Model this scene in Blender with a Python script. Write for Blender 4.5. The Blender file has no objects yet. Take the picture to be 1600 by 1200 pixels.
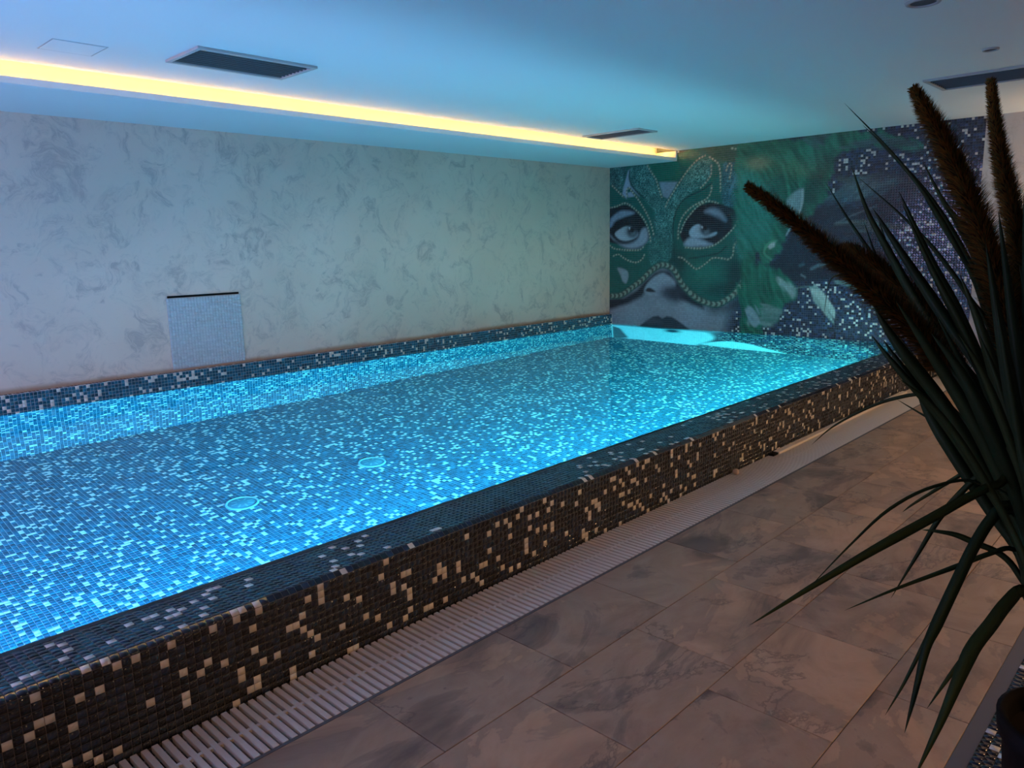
import bpy, bmesh, math, random
import numpy as np
from mathutils import Vector, Matrix

# ------------------------------------------------------------------ camera, world, exposure
scene = bpy.context.scene
COL = scene.collection
cam_data = bpy.data.cameras.new('camera')
cam_data.sensor_width = 36.0
cam_data.lens = 1186.15 / 1600 * 36.0
cam_data.clip_start = 0.05
cam = bpy.data.objects.new('camera', cam_data)
COL.objects.link(cam)
ROT = [[0.723558, -0.110203, 0.68141], [0.68994, 0.145689, -0.709054], [-0.021134, 0.983173, 0.181448]]
CAM = Vector((6.6543, -9.0162, 1.5))
cam.matrix_world = Matrix.Translation(CAM) @ Matrix(ROT).to_4x4()
scene.camera = cam

world = bpy.data.worlds.new('world')
scene.world = world
world.use_nodes = True
world.node_tree.nodes['Background'].inputs[0].default_value = (0.02, 0.03, 0.05, 1)
world.node_tree.nodes['Background'].inputs[1].default_value = 0.2

vs = scene.view_settings
vs.view_transform = 'Standard'
vs.look = 'None'
vs.gamma = 1.0
vs.use_curve_mapping = False
vs.exposure = 0.0
scene.cycles.max_bounces = 8
scene.cycles.diffuse_bounces = 3
scene.cycles.glossy_bounces = 3
scene.cycles.transmission_bounces = 6
scene.cycles.sample_clamp_indirect = 10.0
scene.cycles.use_light_tree = False
scene.cycles.blur_glossy = 0.5

# ------------------------------------------------------------------ constants of the place (metres)
ZC = 2.657        # ceiling
ZS = 2.526        # lowered soffit along the left wall
XS = 1.091        # edge of the soffit
W = 4.3738        # outer face of the pool rim
ZR = 0.328        # top of the rim at its outer edge
ZB = 0.313        # lower end of the bevelled edge row
ZW = 0.316        # water level
XI = 4.06         # inner edge of the rim
XP = 0.05         # inner face of the pool's left wall
ZP = -1.08        # pool floor
XG = 4.669        # outer edge of the overflow grate
XM = 4.627        # right end of the mural
YE = -10.6        # near end of the pool
YR = -12.0        # rear wall of the room (behind the camera)
XR = 8.8          # right wall
P = 0.0266        # mosaic pitch
GAP = 0.0019

# ------------------------------------------------------------------ helpers
def link(o):
    COL.objects.link(o)
    return o

def tag(o, label=None, cat=None, group=None, kind=None):
    if label: o['label'] = label
    if cat: o['category'] = cat
    if group: o['group'] = group
    if kind: o['kind'] = kind
    return o

def empty(name, loc=(0, 0, 0)):
    o = bpy.data.objects.new(name, None)
    o.location = loc
    o.empty_display_size = 0.1
    return link(o)

def setp(o, parent):
    if parent is not None:
        o.parent = parent
        o.matrix_parent_inverse = Matrix.Translation(-Vector(parent.location)) if parent.type == 'EMPTY' else parent.matrix_world.inverted()
    return o

def raw_mesh(name, verts, quads, mat=None, cols=None, smooth=False):
    verts = np.asarray(verts, np.float32).reshape(-1, 3)
    quads = np.asarray(quads, np.int32).reshape(-1, 4)
    me = bpy.data.meshes.new(name)
    me.vertices.add(len(verts)); me.vertices.foreach_set('co', verts.ravel())
    me.loops.add(quads.size); me.loops.foreach_set('vertex_index', quads.ravel())
    me.polygons.add(len(quads))
    me.polygons.foreach_set('loop_start', np.arange(0, quads.size, 4, dtype=np.int32))
    me.polygons.foreach_set('loop_total', np.full(len(quads), 4, np.int32))
    if cols is not None:
        at = me.color_attributes.new('Col', 'FLOAT_COLOR', 'POINT')
        c4 = np.ones((len(verts), 4), np.float32); c4[:, :3] = cols
        at.data.foreach_set('color', c4.ravel())
    me.update(calc_edges=True)
    me.validate()
    if smooth:
        me.polygons.foreach_set('use_smooth', np.ones(len(quads), bool))
    if mat: me.materials.append(mat)
    return me

def add(name, me, parent=None, loc=(0, 0, 0)):
    o = bpy.data.objects.new(name, me)
    o.location = loc
    link(o)
    return setp(o, parent)

def bm_mesh(name, bm, mat=None, smooth=False):
    bmesh.ops.recalc_face_normals(bm, faces=bm.faces[:])
    me = bpy.data.meshes.new(name)
    bm.to_mesh(me); bm.free()
    if smooth:
        for f in me.polygons: f.use_smooth = True
    if mat: me.materials.append(mat)
    return me

def bx(bm, x0, x1, y0, y1, z0, z1, bevel=0.0):
    r = bmesh.ops.create_cube(bm, size=1.0)
    vs_ = r['verts']
    for v in vs_:
        v.co = Vector(((x0 + x1) / 2 + v.co.x * (x1 - x0), (y0 + y1) / 2 + v.co.y * (y1 - y0), (z0 + z1) / 2 + v.co.z * (z1 - z0)))
    if bevel:
        es = list({e for v in vs_ for e in v.link_edges})
        bmesh.ops.bevel(bm, geom=es, offset=bevel, segments=1, affect='EDGES')
    return vs_

def box(name, x0, x1, y0, y1, z0, z1, mat, parent=None, bevel=0.0):
    bm = bmesh.new(); bx(bm, x0, x1, y0, y1, z0, z1, bevel)
    return add(name, bm_mesh(name, bm, mat), parent)

def lathe(name, prof, mat, segs=32, smooth=True):
    """prof: list of (r, z)"""
    vs_, q = [], []
    n = len(prof)
    for (r, z) in prof:
        for k in range(segs):
            a = 2 * math.pi * k / segs
            vs_.append((r * math.cos(a), r * math.sin(a), z))
    for i in range(n - 1):
        for k in range(segs):
            k2 = (k + 1) % segs
            q.append((i * segs + k, i * segs + k2, (i + 1) * segs + k2, (i + 1) * segs + k))
    return raw_mesh(name, vs_, q, mat, smooth=smooth)

def catmull(pts, per=6):
    pts = [np.array(p, float) for p in pts]
    if len(pts) < 3: 
        return np.array([pts[0] + (pts[-1] - pts[0]) * t for t in np.linspace(0, 1, per + 1)])
    e = [2 * pts[0] - pts[1]] + pts + [2 * pts[-1] - pts[-2]]
    out = []
    for i in range(1, len(e) - 2):
        p0, p1, p2, p3 = e[i - 1], e[i], e[i + 1], e[i + 2]
        for k in range(per):
            t = k / per
            out.append(.5 * (2 * p1 + (p2 - p0) * t + (2 * p0 - 5 * p1 + 4 * p2 - p3) * t * t + (3 * p1 - p0 - 3 * p2 + p3) * t ** 3))
    out.append(pts[-1])
    return np.array(out)

# ------------------------------------------------------------------ materials
def mat(name, base=(.5, .5, .5), rough=.5, spec=.5, metal=0.0, emit=None, es=0.0):
    m = bpy.data.materials.new(name); m.use_nodes = True
    b = m.node_tree.nodes['Principled BSDF']
    b.inputs['Base Color'].default_value = (*base, 1)
    b.inputs['Roughness'].default_value = rough
    b.inputs['Metallic'].default_value = metal
    b.inputs['Specular IOR Level'].default_value = spec
    if emit:
        b.inputs['Emission Color'].default_value = (*emit, 1)
        b.inputs['Emission Strength'].default_value = es
    return m

class NT:
    def __init__(s, m):
        s.t = m.node_tree; s.b = s.t.nodes['Principled BSDF']
    def n(s, ty, **kw):
        nd = s.t.nodes.new(ty)
        for k, v in kw.items():
            if k.startswith('i_'):
                key = k[2:].replace('_', ' ')
                nd.inputs[int(key) if key.isdigit() else key].default_value = v
            else: setattr(nd, k, v)
        return nd
    def l(s, a, b): s.t.links.new(a, b)
    def ramp(s, src, stops):
        r = s.n('ShaderNodeValToRGB')
        el = r.color_ramp.elements
        while len(el) < len(stops): el.new(0.5)
        for e, (p_, c) in zip(el, stops):
            e.position = p_; e.color = (*c, 1)
        s.l(src, r.inputs['Fac'])
        return r
    def mix(s, fac, a, b, mode='MIX'):
        m = s.n('ShaderNodeMix', data_type='RGBA', blend_type=mode)
        for val, i in ((fac, 0), (a, 6), (b, 7)):
            if hasattr(val, 'is_linked'): s.l(val, m.inputs[i])
            elif i == 0: m.inputs[i].default_value = val
            else: m.inputs[i].default_value = (*val, 1)
        return m.outputs[2]

def mosaic_mat(name, rough, spec=.5, coat=0.0):
    m = mat(name, rough=rough, spec=spec)
    t = NT(m)
    a = t.n('ShaderNodeAttribute', attribute_name='Col')
    t.l(a.outputs['Color'], t.b.inputs['Base Color'])
    tc = t.n('ShaderNodeTexCoord')
    nz = t.n('ShaderNodeTexNoise', i_Scale=90.0, i_Detail=2.0)
    t.l(tc.outputs['Object'], nz.inputs['Vector'])
    bp = t.n('ShaderNodeBump', i_Strength=.012, i_Distance=.004)
    t.l(nz.outputs['Fac'], bp.inputs['Height']); t.l(bp.outputs['Normal'], t.b.inputs['Normal'])
    return m

M = {}
M['tile'] = mosaic_mat('glass_mosaic', .09, .6)
M['mural'] = mosaic_mat('printed_mosaic', .10)
M['grout'] = mat('grout', (.52, .53, .52), .85)
M['grout_dark'] = mat('rim_grout', (.09, .078, .07), .85)
M['grout_mural'] = mat('mural_grout', (.17, .19, .19), .85)
M['white_tile'] = mosaic_mat('white_mosaic', .10)
M['ceiling'] = mat('ceiling_paint', (.80, .80, .79), .7, .3)
M['dark'] = mat('dark_void', (.02, .02, .02), .9, .1)
M['black'] = mat('black_plastic', (.006, .005, .005), .75, .08)
M['grille'] = mat('vent_mesh', (.12, .125, .13), .7, .2)
M['vent_frame'] = mat('vent_frame_paint', (.42, .42, .42), .5, .4)
M['white_plastic'] = mat('white_plastic', (.62, .59, .55), .5, .4)
M['slat'] = mat('grate_plastic', (.62, .58, .53), .5, .35)
M['pvc'] = mat('drain_plastic', (.05, .15, .19), .4, .4)
M['led'] = mat('led_warm', (.9, .8, .6), .5, .2, emit=(1.0, .54, .14), es=52.0)
M['assumed_lamp_glass'] = mat('assumed_lamp_glass', (.9, .85, .75), .4, .3, emit=(1.0, .58, .28), es=1.0)  # glowing shade of the assumed, unseen wall lamps
M['fill_glow'] = mat('fill_glow_glass', (.6, .65, .8), .5, .3, emit=(.56, .50, 1.0), es=9.5)  # glow of the added rear panel, brightens the near wall and rim
M['vane'] = mat('inlet_vane', (.12, .25, .28), .4)
M['brass'] = mat('assumed_lamp_metal', (.25, .22, .18), .35, .5, metal=.8)
M['pot_white'] = mat('white_glazed_pot', (.62, .56, .48), .4, .4)
M['soil'] = mat('dark_soil', (.02, .014, .010), .95, .1)
M['stem'] = mat('palm_stem', (.07, .035, .02), .6, .2)
M['leaf_far'] = mat('palm_leaf', (.018, .03, .016), .5, .3)
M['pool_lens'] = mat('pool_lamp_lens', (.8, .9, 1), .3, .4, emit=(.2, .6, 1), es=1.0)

def plaster(name, ca, cb, cd, stain=False):
    m = mat(name, ca, .62, .25)
    t = NT(m)
    tc = t.n('ShaderNodeTexCoord')
    n1 = t.n('ShaderNodeTexNoise', i_Scale=1.6, i_Detail=4.0, i_Roughness=.6)
    t.l(tc.outputs['Object'], n1.inputs['Vector'])
    warp = t.n('ShaderNodeVectorMath', operation='MULTIPLY_ADD')
    warp.inputs[1].default_value = (.5, .5, .5)
    t.l(n1.outputs['Color'], warp.inputs[0]); t.l(tc.outputs['Object'], warp.inputs[2])
    n2 = t.n('ShaderNodeTexNoise', i_Scale=4.2, i_Detail=9.0, i_Roughness=.72, i_Distortion=1.2)
    t.l(warp.outputs[0], n2.inputs['Vector'])
    r2 = t.ramp(n2.outputs['Fac'], [(.36, (1, 1, 1)), (.46, (.25, .25, .25)), (.52, (0, 0, 0))])
    n3 = t.n('ShaderNodeTexNoise', i_Scale=.9, i_Detail=3.0)
    t.l(tc.outputs['Object'], n3.inputs['Vector'])
    r3 = t.ramp(n3.outputs['Fac'], [(.38, (0, 0, 0)), (.62, (1, 1, 1))])
    base = t.mix(r3.outputs['Color'], ca, cb)
    col = t.mix(r2.outputs['Color'], base, cd)
    if stain:
        sx = t.n('ShaderNodeSeparateXYZ'); t.l(tc.outputs['Object'], sx.inputs[0])
        n4 = t.n('ShaderNodeTexNoise', i_Scale=3.0, i_Detail=4.0)
        t.l(tc.outputs['Object'], n4.inputs['Vector'])
        mr = t.n('ShaderNodeMath', operation='MULTIPLY_ADD'); mr.inputs[1].default_value = -.05
        t.l(n4.outputs['Fac'], mr.inputs[0]); t.l(sx.outputs['Z'], mr.inputs[2])
        rs = t.ramp(mr.outputs[0], [(.455, (.8, .8, .8)), (.49, (0, 0, 0))])
        col = t.mix(rs.outputs['Color'], col, (.34, .20, .12))
    t.l(col, t.b.inputs['Base Color'])
    rr = t.n('ShaderNodeMapRange'); rr.inputs[3].default_value = .45; rr.inputs[4].default_value = .72
    t.l(r2.outputs['Color'], rr.inputs[0]); t.l(rr.outputs[0], t.b.inputs['Roughness'])
    bp = t.n('ShaderNodeBump', i_Strength=.25, i_Distance=.01)
    t.l(n2.outputs['Fac'], bp.inputs['Height']); t.l(bp.outputs['Normal'], t.b.inputs['Normal'])
    return m

M['plaster'] = plaster('venetian_plaster', (.70, .545, .45), (.64, .495, .40), (.48, .375, .325), True)
M['plaster_beige'] = plaster('beige_plaster', (.56, .51, .45), (.50, .45, .39), (.40, .36, .31))

def stone(name, tint=1.0):
    m = mat(name, (.3, .22, .17), .5, .3)
    t = NT(m)
    tc = t.n('ShaderNodeTexCoord'); oi = t.n('ShaderNodeObjectInfo')
    sc = t.n('ShaderNodeVectorMath', operation='SCALE'); sc.inputs['Scale'].default_value = 37.0
    cmb = t.n('ShaderNodeCombineXYZ')
    t.l(oi.outputs['Random'], cmb.inputs[0]); t.l(oi.outputs['Random'], cmb.inputs[1])
    t.l(cmb.outputs[0], sc.inputs[0])
    ad = t.n('ShaderNodeVectorMath', operation='ADD')
    t.l(tc.outputs['Object'], ad.inputs[0]); t.l(sc.outputs[0], ad.inputs[1])
    mp = t.n('ShaderNodeMapping'); mp.inputs['Scale'].default_value = (1.7, 1.0, 1.0); mp.inputs['Rotation'].default_value = (0, 0, .5)
    t.l(ad.outputs[0], mp.inputs['Vector'])
    n1 = t.n('ShaderNodeTexNoise', i_Scale=2.0, i_Detail=10.0, i_Roughness=.6, i_Distortion=.7)
    t.l(mp.outputs[0], n1.inputs['Vector'])
    n2 = t.n('ShaderNodeTexNoise', i_Scale=1.3, i_Detail=6.0, i_Roughness=.6, i_Distortion=.8)
    t.l(mp.outputs[0], n2.inputs['Vector'])
    c1 = t.ramp(n1.outputs['Fac'], [(.28, (.17, .125, .095)), (.42, (.30, .21, .150)), (.52, (.37, .265, .19)), (.62, (.33, .23, .16)), (.76, (.43, .325, .24))])
    c2 = t.ramp(n2.outputs['Fac'], [(.36, (.42, .41, .42)), (.44, (.72, .70, .69)), (.455, (.92, .87, .82)), (.56, (.86, .80, .74)), (.575, (1.12, 1.0, .86)), (.7, (1.2, 1.08, .95))])
    col = t.mix(1.0, c1.outputs['Color'], c2.outputs['Color'], 'MULTIPLY')
    # thin dark cleft lines
    v = t.n('ShaderNodeTexNoise', i_Scale=1.5, i_Detail=10.0, i_Roughness=.62, i_Distortion=.4)
    t.l(mp.outputs[0], v.inputs['Vector'])
    rv = t.ramp(v.outputs['Fac'], [(.40, (0, 0, 0)), (.405, (.55, .55, .55)), (.43, (0, 0, 0))])
    col = t.mix(rv.outputs['Color'], col, (.07, .05, .045))
    t.l(col, t.b.inputs['Base Color'])
    bp = t.n('ShaderNodeBump', i_Strength=.35, i_Distance=.01)
    t.l(n1.outputs['Fac'], bp.inputs['Height']); t.l(bp.outputs['Normal'], t.b.inputs['Normal'])
    return m

M['stone'] = stone('slate_look_tile')
M['edging'] = mat('grey_stone_edging', (.11, .11, .115), .7, .3)
M['floor_grout'] = mat('floor_grout', (.09, .07, .06), .9, .2)

def leafmat(name, c0, c1):
    m = mat(name, c0, .55, .12)
    t = NT(m); oi = t.n('ShaderNodeObjectInfo')
    t.l(t.mix(oi.outputs['Random'], c0, c1), t.b.inputs['Base Color'])
    return m
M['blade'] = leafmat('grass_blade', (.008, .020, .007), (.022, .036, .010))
def spikemat():
    m = mat('foxtail_bristle', (.10, .05, .012), .8, .1)
    t = NT(m)
    a = t.n('ShaderNodeAttribute', attribute_name='Col')
    t.l(a.outputs['Color'], t.b.inputs['Base Color'])
    return m
M['spike'] = spikemat()

def watermat():
    m = bpy.data.materials.new('pool_water'); m.use_nodes = True
    t = m.node_tree; t.nodes.clear()
    out = t.nodes.new('ShaderNodeOutputMaterial')
    g = t.nodes.new('ShaderNodeBsdfRefraction'); g.inputs['IOR'].default_value = 1.33; g.inputs['Roughness'].default_value = 0.0
    g.inputs['Color'].default_value = (.97, 1, 1, 1)
    gl = t.nodes.new('ShaderNodeBsdfGlossy'); gl.inputs['Roughness'].default_value = 0.0
    fr = t.nodes.new('ShaderNodeFresnel'); fr.inputs['IOR'].default_value = 1.33
    mu = t.nodes.new('ShaderNodeMath'); mu.operation = 'MULTIPLY'; mu.inputs[1].default_value = .5
    mx = t.nodes.new('ShaderNodeMixShader')
    t.links.new(fr.outputs[0], mu.inputs[0]); t.links.new(mu.outputs[0], mx.inputs[0])
    t.links.new(g.outputs[0], mx.inputs[1]); t.links.new(gl.outputs[0], mx.inputs[2])
    t.links.new(mx.outputs[0], out.inputs['Surface'])
    return m
M['water'] = watermat()

# ------------------------------------------------------------------ mosaic builder
rng = np.random.default_rng(11)
PAL = np.array([(.014, .018, .030), (.020, .028, .052), (.028, .044, .085), (.040, .062, .115), (.018, .020, .026), (.026, .036, .060)])
PALB = np.array([(.009, .070, .112), (.012, .092, .142), (.017, .120, .18), (.008, .056, .09)])
WHITE = np.array((.62, .585, .51))

def tile_colours(n, white=.125, bright=0):
    pl_ = PALB if bright else PAL
    c = pl_[rng.integers(0, len(pl_), n)] * rng.uniform(.75, 1.3, (n, 1)) 
    w = rng.random(n) < white
    c[w] = WHITE * rng.uniform(.85, 1.05, (w.sum(), 1))
    return c

def mosaic(name, cen, uu, vv, nn, cols, size, material, proud=.0010, tilt=.0002, parent=None, kind='stuff'):
    """cen (N,3) tile centres on the grout plane; uu/vv/nn unit vectors; one bevelled pillow per tile"""
    cen = np.asarray(cen, float); N = len(cen)
    uu, vv, nn = (np.array(a, float) for a in (uu, vv, nn))
    h = size / 2; hb = h + .0004
    sg = np.array([(-1, -1), (1, -1), (1, 1), (-1, 1)], float)
    tu = rng.uniform(-tilt, tilt, N); tv = rng.uniform(-tilt, tilt, N)
    V = np.empty((N, 8, 3))
    for k, (a, b) in enumerate(sg):
        dz = proud + a * tu + b * tv
        V[:, k] = cen + uu * (a * h) + vv * (b * h) + nn * dz[:, None]
        V[:, 4 + k] = cen + uu * (a * hb) + vv * (b * hb) - nn * .0005
    q = np.array([(0, 1, 2, 3), (4, 5, 1, 0), (5, 6, 2, 1), (6, 7, 3, 2), (7, 4, 0, 3)])
    if np.dot(np.cross(uu, vv), nn) < 0: q = q[:, ::-1]
    Q = (np.arange(N)[:, None, None] * 8 + q[None]).reshape(-1, 4)
    me = raw_mesh(name, V.reshape(-1, 3), Q, material, np.repeat(cols, 8, axis=0))
    o = add(name, me, parent)
    if kind: o['kind'] = kind
    return o

def grid(u0, u1, v0, v1, pu=P, pv=P):
    nu = max(1, int(round((u1 - u0) / pu))); nv = max(1, int(round((v1 - v0) / pv)))
    us = u0 + (np.arange(nu) + .5) * pu; vs_ = v0 + (np.arange(nv) + .5) * pv
    U, V = np.meshgrid(us, vs_, indexing='ij')
    return U.ravel(), V.ravel()

# ================================================================== THE SETTING
def quad_obj(name, pts, m, parent=None):
    return add(name, raw_mesh(name, pts, [(0, 1, 2, 3)], m), parent)

# ---- ceiling, soffit, cove
ceil_o = box('ceiling', XS, XR + .1, YR - .1, .1, ZC, ZC + .12, M['ceiling'])
tag(ceil_o, kind='structure')
bm = bmesh.new()
bx(bm, -.1, XS - .022, YR - .1, .1, ZS, ZS + .03)
bx(bm, XS - .022, XS, YR - .1, .1, ZS, ZS + .042)
sof = add('trim_1', bm_mesh('soffit', bm, M['ceiling']))
tag(sof, 'pale lowered soffit along the left wall with a light slot', kind='structure')
bm = bmesh.new()
bx(bm, .74, .78, YR - .1, .1, ZS + .031, ZC + .10)
bx(bm, .78, XS - .001, YR - .1, .1, ZC + .075, ZC + .10)
bx(bm, .78, XS - .001, -.03, 0, ZS + .031, ZC - .004)
cv = add('trim_2', bm_mesh('cove_box', bm, M['ceiling']))
tag(cv, 'inside of the lit light slot above the soffit', kind='structure')

# ---- walls
wl = box('wall_left', -.2, 0, YR - .1, .1, -1.4, ZC + .1, M['plaster']); tag(wl, kind='structure')
wr = box('wall_right', XR, XR + .2, YR - .1, .1, -.3, ZC + .1, M['plaster_beige']); tag(wr, kind='structure')
wre = box('wall_rear', 0, XR, YR - .2, YR, -.3, ZC + .1, M['plaster_beige']); tag(wre, kind='structure')
# added glow panel shaped as a window, unseen; lavender fill for the near end
win = empty('added_window', (2.15, YR, .9)); tag(win, 'added glowing panel shaped as a window on the unseen rear wall, lavender fill light', kind='structure')
bm = bmesh.new()
bx(bm, .4, 3.9, YR, YR + .05, .86, .92); bx(bm, .4, 3.9, YR, YR + .05, 2.28, 2.34)
for xx in (.4, 1.547, 2.693, 3.84): bx(bm, xx, xx + .06, YR, YR + .05, .92, 2.28)
add('added_window_frame', bm_mesh('added_window_frame', bm, M['ceiling']), win)
for xx in (.46, 1.607, 2.753):
    box('glow_pane', xx, xx + 1.087, YR + .008, YR + .02, .92, 2.28, M['fill_glow'], win)
wb = box('wall_back', XM, XR, 0, .2, -.3, ZC + .1, M['plaster_beige']); tag(wb, kind='structure')

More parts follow.
